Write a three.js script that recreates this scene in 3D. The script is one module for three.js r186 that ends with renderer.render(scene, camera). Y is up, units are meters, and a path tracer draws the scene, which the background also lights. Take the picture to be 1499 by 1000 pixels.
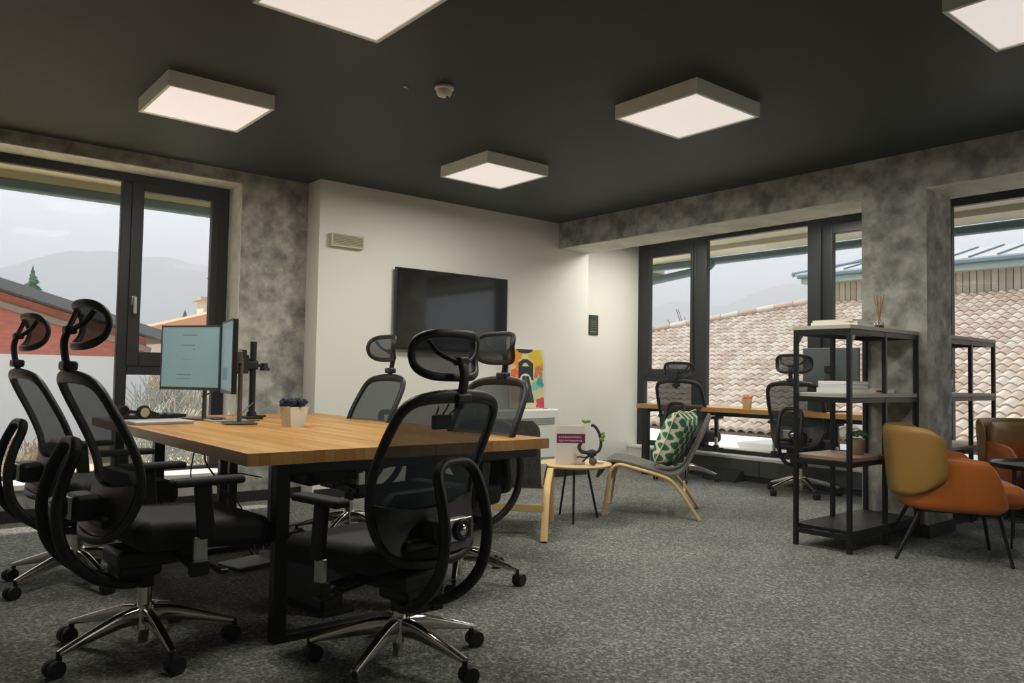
import * as THREE from 'three';
import { RoundedBoxGeometry } from 'three/addons/geometries/RoundedBoxGeometry.js';
import { mergeGeometries } from 'three/addons/utils/BufferGeometryUtils.js';
import { RectAreaLightUniformsLib } from 'three/addons/lights/RectAreaLightUniformsLib.js';

// ---------------------------------------------------------------- camera, sky, sun, exposure
const scene = new THREE.Scene();
const V = (x, y, z) => new THREE.Vector3(x, y, z);
const D2R = Math.PI / 180;
const camera = new THREE.PerspectiveCamera(47.17, 1.499, 0.05, 2000);
{
  const yaw = 39.63 * D2R, pitch = 2.443 * D2R, roll = 0.979 * D2R;
  const f = V(Math.sin(yaw) * Math.cos(pitch), Math.sin(pitch), -Math.cos(yaw) * Math.cos(pitch));
  const r = V(Math.cos(yaw), 0, Math.sin(yaw)), u = r.clone().cross(f);
  const r2 = r.clone().multiplyScalar(Math.cos(roll)).addScaledVector(u, Math.sin(roll));
  const u2 = u.clone().multiplyScalar(Math.cos(roll)).addScaledVector(r, -Math.sin(roll));
  camera.quaternion.setFromRotationMatrix(new THREE.Matrix4().makeBasis(r2, u2, f.clone().negate()));
  camera.position.set(0, 1.07, 0);
  camera.updateMatrixWorld();
}
const renderer = new THREE.WebGLRenderer();
renderer.toneMapping = THREE.LinearToneMapping;
renderer.toneMappingExposure = 1.0;
renderer.shadowMap.enabled = true;
const SKY = 2.0, SUN = 7.2, LAMP = 26, GLOW = 0.64;
{ // hazy bright sky: white at the horizon, a little bluer overhead
  const w = 64, h = 128, d = new Float32Array(w * h * 4);
  for (let j = 0; j < h; j++) {
    const e = ((j + 0.5) / h - 0.5) * Math.PI, t = Math.max(0, Math.min(1, e / (Math.PI / 2)));
    const k = Math.pow(t, 0.6);
    for (let i = 0; i < w; i++) d.set([0.84 - 0.26 * k, 0.85 - 0.18 * k, 0.86 - 0.06 * k, 1], (j * w + i) * 4);
  }
  const t = new THREE.DataTexture(d, w, h, THREE.RGBAFormat, THREE.FloatType);
  t.mapping = THREE.EquirectangularReflectionMapping; t.magFilter = THREE.LinearFilter; t.needsUpdate = true;
  scene.background = t; scene.backgroundIntensity = SKY;
}
const sun = new THREE.DirectionalLight(new THREE.Color(1, 0.94, 0.85), SUN);
sun.position.set(4 - 0.5 * 20, 19.5, -4 - 0.66 * 20); sun.target.position.set(4, 0, -4);
sun.castShadow = true; sun.shadow.radius = 2; sun.shadow.mapSize.set(2048, 2048);
Object.assign(sun.shadow.camera, { left: -18, right: 18, top: 18, bottom: -18, near: 1, far: 70 });
sun.name = 'sun'; scene.add(sun, sun.target);
RectAreaLightUniformsLib.init();

// ---------------------------------------------------------------- helpers
let seed = 7;
const rnd = () => { seed = (seed * 1664525 + 1013904223) >>> 0; return seed / 4294967296; };
const rr = (a, b) => a + (b - a) * rnd();
const taken = {};
const numbered = (n) => { const k = taken[n] = (taken[n] ?? -1) + 1; return k ? n + '_' + String(k).padStart(3, '0') : n; };
function tag(o, label, category, group, kind) {
  if (label) o.userData.label = label; if (category) o.userData.category = category;
  if (group) o.userData.group = group; if (kind) o.userData.kind = kind; return o;
}
function mesh(name, geo, mat, parent, label) {
  const g = Array.isArray(geo) ? merge(geo) : geo, m = new THREE.Mesh(g, mat);
  m.name = parent ? name : numbered(name); m.castShadow = m.receiveShadow = true; (parent ?? scene).add(m);
  if (label) m.userData.label = label; return m;
}
function merge(list) {
  return mergeGeometries(list.map((g) => { const q = g.index ? g.toNonIndexed() : g.clone(); for (const k of Object.keys(q.attributes)) if (!['position', 'normal', 'uv'].includes(k)) q.deleteAttribute(k); return q; }));
}
function thing(name, label, category, p = [0, 0, 0], turn = 0, group) {
  const o = new THREE.Group(); o.name = numbered(name); o.position.set(...p); o.rotation.y = turn; scene.add(o);
  return tag(o, label, category, group);
}
function struct(name, geo, mat, label) { const m = mesh(name, geo, mat); m.name = name; return tag(m, label, null, null, 'structure'); }
function dup(o, p, turn, label) {
  const c = o.clone(); c.name = numbered(o.name.replace(/_\d{3}$/, '')); c.position.set(...p); c.rotation.y = turn; scene.add(c);
  c.userData = { ...o.userData }; if (label) c.userData.label = label; return c;
}
function uvBox(g, s = 1) { // uv in metres by the dominant direction of each face
  const q = g.index ? g.toNonIndexed() : g, p = q.attributes.position, n = q.attributes.normal, uv = new Float32Array(p.count * 2);
  for (let i = 0; i < p.count; i++) {
    const x = p.getX(i), y = p.getY(i), z = p.getZ(i), a = Math.abs(n.getX(i)), b = Math.abs(n.getY(i)), c = Math.abs(n.getZ(i));
    if (a >= b && a >= c) { uv[2 * i] = z / s; uv[2 * i + 1] = y / s; } else if (b >= c) { uv[2 * i] = x / s; uv[2 * i + 1] = z / s; } else { uv[2 * i] = x / s; uv[2 * i + 1] = y / s; }
  }
  q.setAttribute('uv', new THREE.BufferAttribute(uv, 2)); return q;
}
const bx = (x0, x1, y0, y1, z0, z1, s = 1) => uvBox(new THREE.BoxGeometry(x1 - x0, y1 - y0, z1 - z0).translate((x0 + x1) / 2, (y0 + y1) / 2, (z0 + z1) / 2), s);
const rb = (w, h, d, r, x = 0, y = 0, z = 0, seg = 2) => new RoundedBoxGeometry(w, h, d, seg, Math.min(r, w / 2 - 1e-4, h / 2 - 1e-4, d / 2 - 1e-4)).translate(x, y, z);
const cyl = (r0, r1, h, x = 0, y = 0, z = 0, n = 20) => new THREE.CylinderGeometry(r0, r1, h, n).translate(x, y, z);
function rod(a, b, r, n = 8) { // straight round bar from a to b
  const A = V(...a), B = V(...b), d = B.clone().sub(A), g = new THREE.CylinderGeometry(r, r, d.length(), n);
  g.applyQuaternion(new THREE.Quaternion().setFromUnitVectors(V(0, 1, 0), d.clone().normalize()));
  return g.translate(...A.add(B).multiplyScalar(0.5).toArray());
}
const lathe = (pts, n = 24) => new THREE.LatheGeometry(pts.map(([x, y]) => new THREE.Vector2(x, y)), n);
const val = (f, t) => (typeof f === 'function' ? f(t) : f);
// bar with a superelliptic cross-section swept along a smooth curve; a is the half width along ref, b the half width across
function sweep(pts, { n = 32, m = 10, a = 0.01, b = 0.01, closed = false, ref = [0, 0, 1], p = 2, tension = 0.5 } = {}) {
  const c = new THREE.CatmullRomCurve3(pts.map((q) => V(...q)), closed, 'catmullrom', tension), R = V(...ref), pos = [], idx = [], uvs = [], L = c.getLength();
  const rows = closed ? n : n + 1;
  for (let i = 0; i < rows; i++) {
    const t = i / n, P = c.getPointAt(t % 1 === 0 && t > 0 ? 1 : t), T = c.getTangentAt(t), B = R.clone().addScaledVector(T, -R.dot(T)).normalize(), N = T.clone().cross(B);
    const A = val(a, t), Bb = val(b, t);
    for (let j = 0; j < m; j++) {
      const w = j / m * 2 * Math.PI, cs = Math.cos(w), sn = Math.sin(w), k = 2 / p;
      const q = P.clone().addScaledVector(B, A * Math.sign(cs) * Math.abs(cs) ** k).addScaledVector(N, Bb * Math.sign(sn) * Math.abs(sn) ** k);
      pos.push(q.x, q.y, q.z); uvs.push(j / m * 0.1, t * L);
    }
  }
  const last = closed ? rows : rows - 1;
  for (let i = 0; i < last; i++) for (let j = 0; j < m; j++) {
    const i2 = (i + 1) % rows, j2 = (j + 1) % m, q = i * m + j, r = i * m + j2, s = i2 * m + j, t = i2 * m + j2;
    idx.push(q, r, s, r, t, s);
  }
  if (!closed) for (const [row, flip] of [[0, true], [rows - 1, false]]) {
    const o = pos.length / 3; let sx = 0, sy = 0, sz = 0;
    for (let j = 0; j < m; j++) { const q = (row * m + j) * 3; sx += pos[q]; sy += pos[q + 1]; sz += pos[q + 2]; pos.push(pos[q], pos[q + 1], pos[q + 2]); uvs.push(0, 0); }
    pos.push(sx / m, sy / m, sz / m); uvs.push(0, 0);
    for (let j = 0; j < m; j++) { const q = o + j, r = o + (j + 1) % m; flip ? idx.push(o + m, r, q) : idx.push(o + m, q, r); }
  }
  const g = new THREE.BufferGeometry(); g.setAttribute('position', new THREE.Float32BufferAttribute(pos, 3)); g.setAttribute('uv', new THREE.Float32BufferAttribute(uvs, 2));
  g.setIndex(idx); g.computeVertexNormals(); return g;
}
// sheet f(u, v) -> [x, y, z] with real thickness
function slab(f, nu, nv, th) {
  const P = [], e = 1e-3;
  const at = (u, v) => V(...f(u, v));
  const top = [], bot = [];
  for (let i = 0; i <= nu; i++) for (let j = 0; j <= nv; j++) {
    const u = i / nu, v = j / nv, du = at(Math.min(1, u + e), v).sub(at(Math.max(0, u - e), v)), dv = at(u, Math.min(1, v + e)).sub(at(u, Math.max(0, v - e)));
    const n = du.cross(dv).normalize(), c = at(u, v), h = typeof th === 'function' ? th(u, v) : th;
    top.push(c.clone().addScaledVector(n, h / 2)); bot.push(c.clone().addScaledVector(n, -h / 2));
  }
  const tri = [], uv = [], at2 = (i, j) => i * (nv + 1) + j;
  const q = (a, b, c, d, ua) => { for (const [k, w] of [[a, 0], [b, 1], [c, 2], [a, 0], [c, 2], [d, 3]]) { tri.push(k.x, k.y, k.z); uv.push(...ua[w]); } };
  for (let i = 0; i < nu; i++) for (let j = 0; j < nv; j++) {
    const U = [[i / nu, j / nv], [(i + 1) / nu, j / nv], [(i + 1) / nu, (j + 1) / nv], [i / nu, (j + 1) / nv]];
    q(top[at2(i, j)], top[at2(i + 1, j)], top[at2(i + 1, j + 1)], top[at2(i, j + 1)], U);
    q(bot[at2(i, j + 1)], bot[at2(i + 1, j + 1)], bot[at2(i + 1, j)], bot[at2(i, j)], [U[3], U[2], U[1], U[0]]);
  }
  const Z = [[0, 0], [0, 0], [0, 0], [0, 0]];
  for (let i = 0; i < nu; i++) { q(bot[at2(i, 0)], bot[at2(i + 1, 0)], top[at2(i + 1, 0)], top[at2(i, 0)], Z); q(top[at2(i, nv)], top[at2(i + 1, nv)], bot[at2(i + 1, nv)], bot[at2(i, nv)], Z); }
  for (let j = 0; j < nv; j++) { q(top[at2(0, j)], top[at2(0, j + 1)], bot[at2(0, j + 1)], bot[at2(0, j)], Z); q(bot[at2(nu, j)], bot[at2(nu, j + 1)], top[at2(nu, j + 1)], top[at2(nu, j)], Z); }
  const g = new THREE.BufferGeometry(); g.setAttribute('position', new THREE.Float32BufferAttribute(tri, 3)); g.setAttribute('uv', new THREE.Float32BufferAttribute(uv, 2));
  return smooth(g, 50);
}
function smooth(g, deg) { // normals shared across faces that meet at less than deg
  const p = g.attributes.position, n = p.count, fn = [], key = [], map = new Map(), lim = Math.cos(deg * D2R), nor = new Float32Array(n * 3);
  const a = V(), b = V(), c = V();
  for (let i = 0; i < n; i += 3) { a.fromBufferAttribute(p, i); b.fromBufferAttribute(p, i + 1); c.fromBufferAttribute(p, i + 2); fn.push(b.sub(a).cross(c.sub(a)).clone()); }
  for (let i = 0; i < n; i++) { const k = [p.getX(i), p.getY(i), p.getZ(i)].map((x) => Math.round(x * 1e5)).join(); key.push(k); if (!map.has(k)) map.set(k, []); map.get(k).push(i / 3 | 0); }
  for (let i = 0; i < n; i++) {
    const f = fn[i / 3 | 0], fu = f.clone().normalize(), s = V();
    for (const o of map.get(key[i])) if (fn[o].clone().normalize().dot(fu) > lim) s.add(fn[o]);
    s.normalize(); nor.set([s.x, s.y, s.z], i * 3);
  }
  g.setAttribute('normal', new THREE.BufferAttribute(nor, 3)); return g;
}
function deform(g, fn) { const p = g.attributes.position; for (let i = 0; i < p.count; i++) { const q = fn(p.getX(i), p.getY(i), p.getZ(i)); p.setXYZ(i, ...q); } g.computeVertexNormals(); return g; }

// ---------------------------------------------------------------- textures and materials
const hash = (x, y, s) => { let h = Math.imul(x, 374761393) ^ Math.imul(y, 668265263) ^ Math.imul(s, 2246822519); h = Math.imul(h ^ (h >>> 13), 1274126177); return ((h ^ (h >>> 16)) >>> 0) / 4294967296; };
function vnoise(x, y, per, s) { // periodic value noise
  const xi = Math.floor(x), yi = Math.floor(y), fx = x - xi, fy = y - yi, sx = fx * fx * (3 - 2 * fx), sy = fy * fy * (3 - 2 * fy);
  const w = (i) => ((i % per) + per) % per, h = (i, j) => hash(w(i), w(j), s);
  return (h(xi, yi) * (1 - sx) + h(xi + 1, yi) * sx) * (1 - sy) + (h(xi, yi + 1) * (1 - sx) + h(xi + 1, yi + 1) * sx) * sy;
}
function fbm(u, v, base, oct, s, gain = 0.55) { let a = 1, t = 0, n = 0, f = base; for (let o = 0; o < oct; o++) { t += a * vnoise(u * f, v * f, f, s + o); n += a; a *= gain; f *= 2; } return t / n; }
function tex(size, fn, srgb = true) {
  const d = new Uint8Array(size * size * 4);
  for (let j = 0; j < size; j++) for (let i = 0; i < size; i++) { const c = fn(i / size, j / size); d.set([c[0], c[1], c[2], 255], (j * size + i) * 4); }
  const t = new THREE.DataTexture(d, size, size); t.wrapS = t.wrapT = THREE.RepeatWrapping; t.magFilter = THREE.LinearFilter; t.minFilter = THREE.LinearMipmapLinearFilter; t.generateMipmaps = true;
  if (srgb) t.colorSpace = THREE.SRGBColorSpace; t.needsUpdate = true; return t;
}
const std = (o) => new THREE.MeshStandardMaterial({ roughness: 0.6, ...o });
const phy = (o) => new THREE.MeshPhysicalMaterial({ roughness: 0.5, ...o });
const concreteTex = tex(512, (u, v) => { // mottled grey plaster
  const b = fbm(u, v, 15, 5, 11, 0.6), w = fbm(u, v, 5, 5, 31), k = Math.max(0, Math.min(1, (0.6 * b + 0.4 * w - 0.5) * 3.1 + 0.5));
  const f = fbm(u, v, 64, 2, 51) * 12 - 6, g = 114 + 74 * k + f; return [g, g * 0.998, g * 0.95];
});
const paleTex = tex(256, (u, v) => { const b = fbm(u, v, 9, 5, 211, 0.6), g = 190 + 60 * (b - 0.15); return [g, g * 0.992, g * 0.945]; }); // lighter mottled plaster of reveals; daylight bounce painted in under the beam
const carpetTex = tex(512, (u, v) => {
  const k = vnoise(u * 170, v * 170, 170, 3), b = fbm(u, v, 4, 4, 9), g = 66 + 112 * (k * k * 0.6 + vnoise(u * 96, v * 96, 96, 15) ** 2 * 0.45 + vnoise(u * 256, v * 256, 256, 5) * 0.2) + (b - 0.5) * 20; return [g * 0.99, g * 1.01, g * 0.96];
});
const carpetBump = tex(512, (u, v) => { const g = 255 * vnoise(u * 170, v * 170, 170, 3); return [g, g, g]; }, false);
const woodTex = tex(512, (u, v) => { // grain runs along v
  const w = fbm(u, v * 0.5, 4, 3, 71), l = 0.5 + 0.5 * Math.sin((u * 10 + w * 3.5) * Math.PI * 2), f = vnoise(u * 128, v * 8, 8, 77); const k = 0.72 * w + 0.18 * l + 0.1 * f;
  return [222 - 26 * k, 196 - 36 * k, 150 - 44 * k];
});
const brickTex = tex(256, (u, v) => { const r = fbm(u, v * 1, 8, 4, 91), row = vnoise(u * 10, v * 48, 48, 93); const k = 0.5 * r + 0.5 * row; return [182 + 30 * k, 104 + 36 * k, 90 + 36 * k]; });
const dryTex = tex(256, (u, v) => { const k = fbm(u, v, 8, 5, 101, 0.7), m = fbm(u, v, 5, 3, 111); return [150 + 80 * k, 138 + 72 * k, 112 + 62 * k - 10 * m]; });
const fabricTex = tex(256, (u, v) => { const k = vnoise(u * 64, v * 64, 64, 121) * 0.6 + fbm(u, v, 8, 3, 131) * 0.4, g = 84 + 40 * k; return [g * 1.02, g, g * 0.94]; });
const M = {
  carpet: std({ map: carpetTex, bumpMap: carpetBump, bumpScale: 0.004, roughness: 1 }),
  concrete: std({ map: concreteTex, roughness: 0.75 }),
  bounceTintPlaster: std({ map: paleTex, roughness: 0.8 }),
  ceiling: std({ color: 0x161f19, roughness: 0.6 }),
  white: std({ color: 0xe6e5dd, roughness: 0.85 }),
  reveal: std({ map: paleTex, roughness: 0.8 }),
  skirting: std({ color: 0x1b1b1a, roughness: 0.6 }),
  frame: std({ color: 0x15181a, roughness: 0.45 }),
  glass: phy({ color: 0xffffff, transmission: 1, thickness: 0, roughness: 0, ior: 1.07 }),
  silver: std({ color: 0xc9cac6, roughness: 0.3, metalness: 0.9 }),
  chrome: std({ color: 0xd6d3cb, roughness: 0.12, metalness: 1 }),
  black: std({ color: 0x0a0b0b, roughness: 0.46 }),
  blackMatte: std({ color: 0x0c0d0d, roughness: 0.8 }),
  blackSeat: std({ color: 0x0e0e0e, roughness: 0.75 }),
  blackMetal: std({ color: 0x101213, roughness: 0.4, metalness: 0.2 }),
  netting: std({ color: 0x39464a, roughness: 0.9, transparent: true, opacity: 0.6, side: THREE.DoubleSide }),
  rubber: std({ color: 0x0d0d0d, roughness: 0.5 }),
  housing: std({ color: 0xeef2ee, roughness: 0.5 }),
  panel: std({ color: 0xf2e9e2, roughness: 0.6, emissive: new THREE.Color(1, 0.90, 0.85), emissiveIntensity: GLOW }),
  plasticWhite: std({ color: 0xe6e6e0, roughness: 0.45 }),
  screen: phy({ color: 0x07090a, roughness: 0.12, clearcoat: 1, clearcoatRoughness: 0.05 }),
  birch: std({ color: 0xd9b67c, roughness: 0.5 }),
  sling: std({ map: fabricTex, roughness: 0.95 }),
  orange: std({ color: 0xac5c12, roughness: 0.5 }),
  mustard: std({ color: 0x9a7434, roughness: 0.5 }),
  boardGrey: std({ color: 0xa8a79a, roughness: 0.6 }),
  paper: std({ color: 0xe8e6de, roughness: 0.8 }),
  pot: std({ color: 0xe3ddd8, roughness: 0.6 }),
};
const staves = [0xf2dcb4, 0xe9cd9e, 0xe2c28c, 0xeed5a8, 0xdcb880].map((c) => std({ color: c, map: woodTex, roughness: 0.42 }));

// ---------------------------------------------------------------- room shell
const H = 2.70, ZL = -6.33, ZT = -6.10, ZR = -6.40, XW = 7.30, XB = 5.68;
struct('floor', bx(-1.8, XW, -0.2, 0, -6.62, 5.7, 1.1), M.carpet);
struct('ceiling', bx(-1.8, 7.5, H, H + 0.2, -6.8, 5.7), M.ceiling);
// facade with the left window: lintel, pier, wall under the sill
struct('wall_left', [bx(-1.8, 2.94, 2.607, H, -6.62, ZL, 1.6), bx(2.342, 2.94, 0, 2.607, -6.62, ZL, 1.6), bx(-1.8, 2.342, 0, 0.215, -6.62, ZL, 1.6), bx(-1.8, -1.3, 0.215, 2.607, -6.62, ZL, 1.6)], M.concrete);
struct('trim_1', [bx(2.334, 2.342, 0.255, 2.607, -6.60, ZL - 0.002), bx(-1.3, 2.342, 2.599, 2.607, -6.60, ZL - 0.002)], M.reveal);
struct('trim_2', rb(3.68, 0.04, 0.31, 0.006, 0.51, 0.237, -6.455), M.plasticWhite);
struct('baseboard_left', bx(-1.8, 2.92, 0, 0.085, ZL, ZL + 0.015), M.skirting);
struct('wall_back', [bx(2.92, 6.13, 0, H, -6.8, ZT)], M.white);
struct('baseboard_back', bx(2.935, 6.13, 0, 0.085, ZT, ZT + 0.014), M.skirting);
struct('wall_recess', [bx(6.13, 7.5, 0, H, -6.8, ZR)], M.white);
struct('baseboard_recess', bx(6.13, 7.12, 0, 0.085, ZR, ZR + 0.014), M.skirting);
// wall below the counter windows: white return in the corner, grey panels beyond
const par = struct('wall_right', [bx(7.20, 7.5, 0, 0.225, ZR, 5.7, 1.6), bx(7.28, 7.5, 2.68, H, ZR, 5.7, 1.6)], M.concrete);
mesh('panel', bx(7.14, 7.20, 0.06, 0.225, ZR + 0.001, -6.05), M.white, par, 'white corner panel');
for (let i = 0; i < 8; i++) mesh('panel', rb(0.06, 0.165, 1.44, 0.004, 7.17, 0.1425, -6.045 + 0.72 + i * 1.447), std({ color: 0x4a4d4b, roughness: 0.7 }), par);
mesh('plinth', bx(7.17, 7.2, 0, 0.06, ZR, 5.45), M.skirting, par, 'black plinth');
struct('trim_3', rb(0.2, 0.03, 11.88, 0.005, 7.225, 0.24, ZR + 5.945), M.plasticWhite);
// walls behind the camera
struct('wall_rear', bx(-1.8, 7.5, 0, H, 5.5, 5.7, 1.6), M.concrete);
struct('wall_side', bx(-1.8, -1.6, 0, H, -6.33, 5.5, 1.6), M.concrete);
// beam and column of grey plaster
struct('wall_beam', bx(XB, 6.13, 2.43, H, ZT, 5.5, 1.6), M.concrete);
struct('bounce_tint_trim_4', bx(XB + 0.001, 6.13, 2.424, 2.43, ZT, 5.5, 1.6), M.bounceTintPlaster);  // thin panel under the beam, bounced daylight put into its paler colour
const colm = struct('wall_column', bx(XB, 6.09, 0, 2.43, -2.80, -2.34, 1.6), M.concrete);
struct('baseboard_column', [bx(XB - 0.014, 6.104, 0, 0.085, -2.34, -2.326), bx(XB - 0.014, XB, 0, 0.085, -2.80, -2.34), bx(XB - 0.014, 6.104, 0, 0.085, -2.814, -2.80)], M.skirting);

// ---------------------------------------------------------------- windows
function win(n, label) { const o = new THREE.Group(); o.name = 'window_' + n; scene.add(o); return tag(o, label, null, null, 'structure'); }
const bar = (o, n, a, m = M.frame) => mesh(n, rb(a[1] - a[0], a[3] - a[2], a[5] - a[4], 0.006, (a[0] + a[1]) / 2, (a[2] + a[3]) / 2, (a[4] + a[5]) / 2, 1), m, o);
{ // left facade: fixed pane, mullion, opening sash over a fixed light
  const w = win(1, 'dark framed window with a fixed pane and an opening sash'), z0 = -6.66, z1 = -6.60;
  bar(w, 'frame', [-1.3, 2.342, 2.53, 2.607, z0, z1]); bar(w, 'frame', [-1.3, 2.342, 0.225, 0.285, z0, z1]);
  bar(w, 'frame', [2.235, 2.342, 0.285, 2.53, z0, z1]); bar(w, 'frame', [-1.3, -1.2, 0.285, 2.53, z0, z1]);
  bar(w, 'mullion', [1.50, 1.58, 0.285, 2.53, z0, z1]); bar(w, 'transom', [1.58, 2.235, 1.02, 1.10, z0, z1]);
  const s = bar(w, 'sash', [1.57, 1.66, 1.09, 2.54, z0 + 0.01, z1 + 0.015]);
  for (const a of [[2.19, 2.25, 1.09, 2.54], [1.66, 2.19, 2.47, 2.54], [1.66, 2.19, 1.09, 1.20]]) bar(s, 'sash_rail', [...a, z0 + 0.01, z1 + 0.015]);
  mesh('handle', [rb(0.035, 0.07, 0.012, 0.004, 1.608, 1.60, z1 + 0.02), rb(0.02, 0.025, 0.04, 0.004, 1.608, 1.615, z1 + 0.04), rb(0.024, 0.13, 0.018, 0.006, 1.608, 1.56, z1 + 0.06)], M.silver, s, 'silver window handle');
  for (const [x0, x1, y0, y1] of [[-1.2, 1.50, 0.285, 2.53], [1.66, 2.19, 1.20, 2.47], [1.58, 2.235, 0.285, 1.02]]) mesh('pane', bx(x0, x1, y0, y1, -6.634, -6.630), M.glass, w);
}
function rightWindow(n, label, z0, z1, build) { const w = win(n, label); build(w, z0, z1); return w; }
const X0 = 7.30, X1 = 7.37;
const zbar = (w, nm, y0, y1, za, zb, m = M.frame, dx = 0) => bar(w, nm, [X0 - dx, X1 - dx, y0, y1, Math.min(za, zb), Math.max(za, zb)], m);
const zpane = (w, y0, y1, za, zb) => mesh('pane', bx(7.335, 7.339, y0, y1, za, zb), M.glass, w);
{ // tilting sash over a fixed light
  const w = win(2, 'dark framed narrow window with a tilting sash above a fixed light'), a = ZR, b = -5.54;
  zbar(w, 'frame', 0.255, 2.68, a, a + 0.10); zbar(w, 'frame', 0.255, 2.68, b - 0.05, b); zbar(w, 'frame', 2.60, 2.68, a + 0.1, b - 0.05); zbar(w, 'frame', 0.255, 0.315, a + 0.1, b - 0.05); zbar(w, 'transom', 1.02, 1.09, a + 0.1, b - 0.05);
  const s = zbar(w, 'sash', 1.08, 2.61, a + 0.09, a + 0.19, M.frame, 0.02);
  for (const [y0, y1, za, zb] of [[1.08, 2.61, b - 0.06, b - 0.02], [2.51, 2.61, a + 0.19, b - 0.06], [1.08, 1.17, a + 0.19, b - 0.06]]) zbar(s, 'sash_rail', y0, y1, za, zb, M.frame, 0.02);
  zpane(w, 1.17, 2.51, a + 0.19, b - 0.06); zpane(w, 0.315, 1.02, a + 0.1, b - 0.05);
}
{
  const w = win(3, 'wide fixed window facing the tiled roof'), a = -5.54, b = -4.125;
  zbar(w, 'frame', 0.255, 2.68, a, a + 0.15, M.frame); zbar(w, 'frame', 2.63, 2.68, a + 0.15, b, M.frame); zbar(w, 'frame', 0.255, 0.30, a + 0.15, b);
  zpane(w, 0.30, 2.63, a + 0.15, b);
}
{
  const w = win(4, 'dark framed window with an opening sash beside the grey column'), a = -4.125, b = -2.9;
  zbar(w, 'mullion', 0.255, 2.68, a, a + 0.14, M.frame, 0.06); zbar(w, 'frame', 2.60, 2.68, a + 0.14, b); zbar(w, 'frame', 0.255, 0.315, a + 0.14, b); zbar(w, 'frame', 0.255, 2.68, b - 0.08, b);
  const s = zbar(w, 'sash', 0.315, 2.61, a + 0.13, a + 0.24, M.frame, 0.02);
  for (const [y0, y1, za, zb] of [[0.315, 2.61, b - 0.18, b - 0.08], [2.51, 2.61, a + 0.24, b - 0.18], [0.315, 0.40, a + 0.24, b - 0.18]]) zbar(s, 'sash_rail', y0, y1, za, zb, M.frame, 0.02);
  zpane(w, 0.40, 2.51, a + 0.24, b - 0.18);
}
{
  const w = win(5, 'wide fixed window between the grey column and the orange armchairs'), a = -2.9, b = -0.1;
  zbar(w, 'frame', 0.255, 2.68, a, a + 0.1); zbar(w, 'frame', 0.255, 2.68, b - 0.1, b); zbar(w, 'frame', 2.61, 2.68, a + 0.1, b - 0.1, M.frame); zbar(w, 'frame', 0.255, 0.30, a + 0.1, b - 0.1);
  zpane(w, 0.30, 2.61, a + 0.1, b - 0.1);
}
{
  const w = win(6, 'dark framed window further along the facade'), a = -0.1, b = 5.5;
  zbar(w, 'frame', 0.255, 2.68, a, a + 0.1); zbar(w, 'frame', 0.255, 2.68, b - 0.1, b); zbar(w, 'frame', 2.60, 2.68, a + 0.1, b - 0.1); zbar(w, 'frame', 0.255, 0.315, a + 0.1, b - 0.1);
  zpane(w, 0.315, 2.60, a + 0.1, b - 0.1);
}

// ---------------------------------------------------------------- ceiling lamps
const lampSpots = [[1.515, -4.735, 'square ceiling lamp in front of the window behind the desk'], [3.735, -4.765, 'square ceiling lamp in front of the wall with the television'], [3.715, -2.89, 'square ceiling lamp above the green patterned cushion, near smoke detector'], [1.50, -2.90, 'square ceiling lamp above the wooden desk end'], [3.715, -1.04, 'square ceiling lamp in the row nearest the orange armchairs'], [6.60, -5.35, 'added unseen square ceiling lamp brightening the window bay near the recess wall'], [6.60, -3.75, 'added unseen square ceiling lamp brightening the window bay behind the column']];  // last two are added, unseen behind the beam, to brighten the window bay
for (const [x, z, label] of lampSpots) {
  const o = thing('ceiling_lamp', label, 'ceiling lamp', [x, H, z], 0, 'square ceiling lamps');
  const w = 0.30, h = 0.085;
  mesh('housing', [bx(-w, w, -h, 0, -w, -w + 0.018), bx(-w, w, -h, 0, w - 0.018, w), bx(-w, -w + 0.018, -h, 0, -w + 0.018, w - 0.018), bx(w - 0.018, w, -h, 0, -w + 0.018, w - 0.018), bx(-w + 0.018, w - 0.018, -0.02, 0, -w + 0.018, w - 0.018)], M.housing, o);
  mesh('diffuser', bx(-w + 0.018, w - 0.018, -h + 0.006, -h + 0.012, -w + 0.018, w - 0.018), M.panel, o, 'glowing white diffuser');
  const l = new THREE.RectAreaLight(new THREE.Color(1, 0.97, 0.87), LAMP, 0.56, 0.56); l.name = 'lamp_light'; l.position.set(0, -h - 0.002, 0); l.rotation.x = -Math.PI / 2; o.add(l);
}
{
  const o = thing('smoke_detector', 'small round white smoke detector on the black ceiling', 'smoke detector', [2.475, H, -3.63]);
  mesh('base', lathe([[0, 0], [0.055, 0], [0.055, -0.018], [0.05, -0.022], [0, -0.022]]), M.plasticWhite, o);
  mesh('head', lathe([[0.043, -0.02], [0.045, -0.035], [0.036, -0.055], [0.02, -0.062], [0, -0.063]]), M.plasticWhite, o);
  mesh('lens', cyl(0.008, 0.008, 0.01, 0.012, -0.062, 0.015), M.black, o, 'dark sensor');
  tag(mesh('ceiling_hook', [cyl(0.012, 0.012, 0.006, 2.31, H - 0.003, -3.78), rod([2.31, H - 0.004, -3.78], [2.335, H - 0.01, -3.78], 0.003)], M.silver), 'tiny metal fixing on the black ceiling near smoke detector', 'hook');
}

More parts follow.
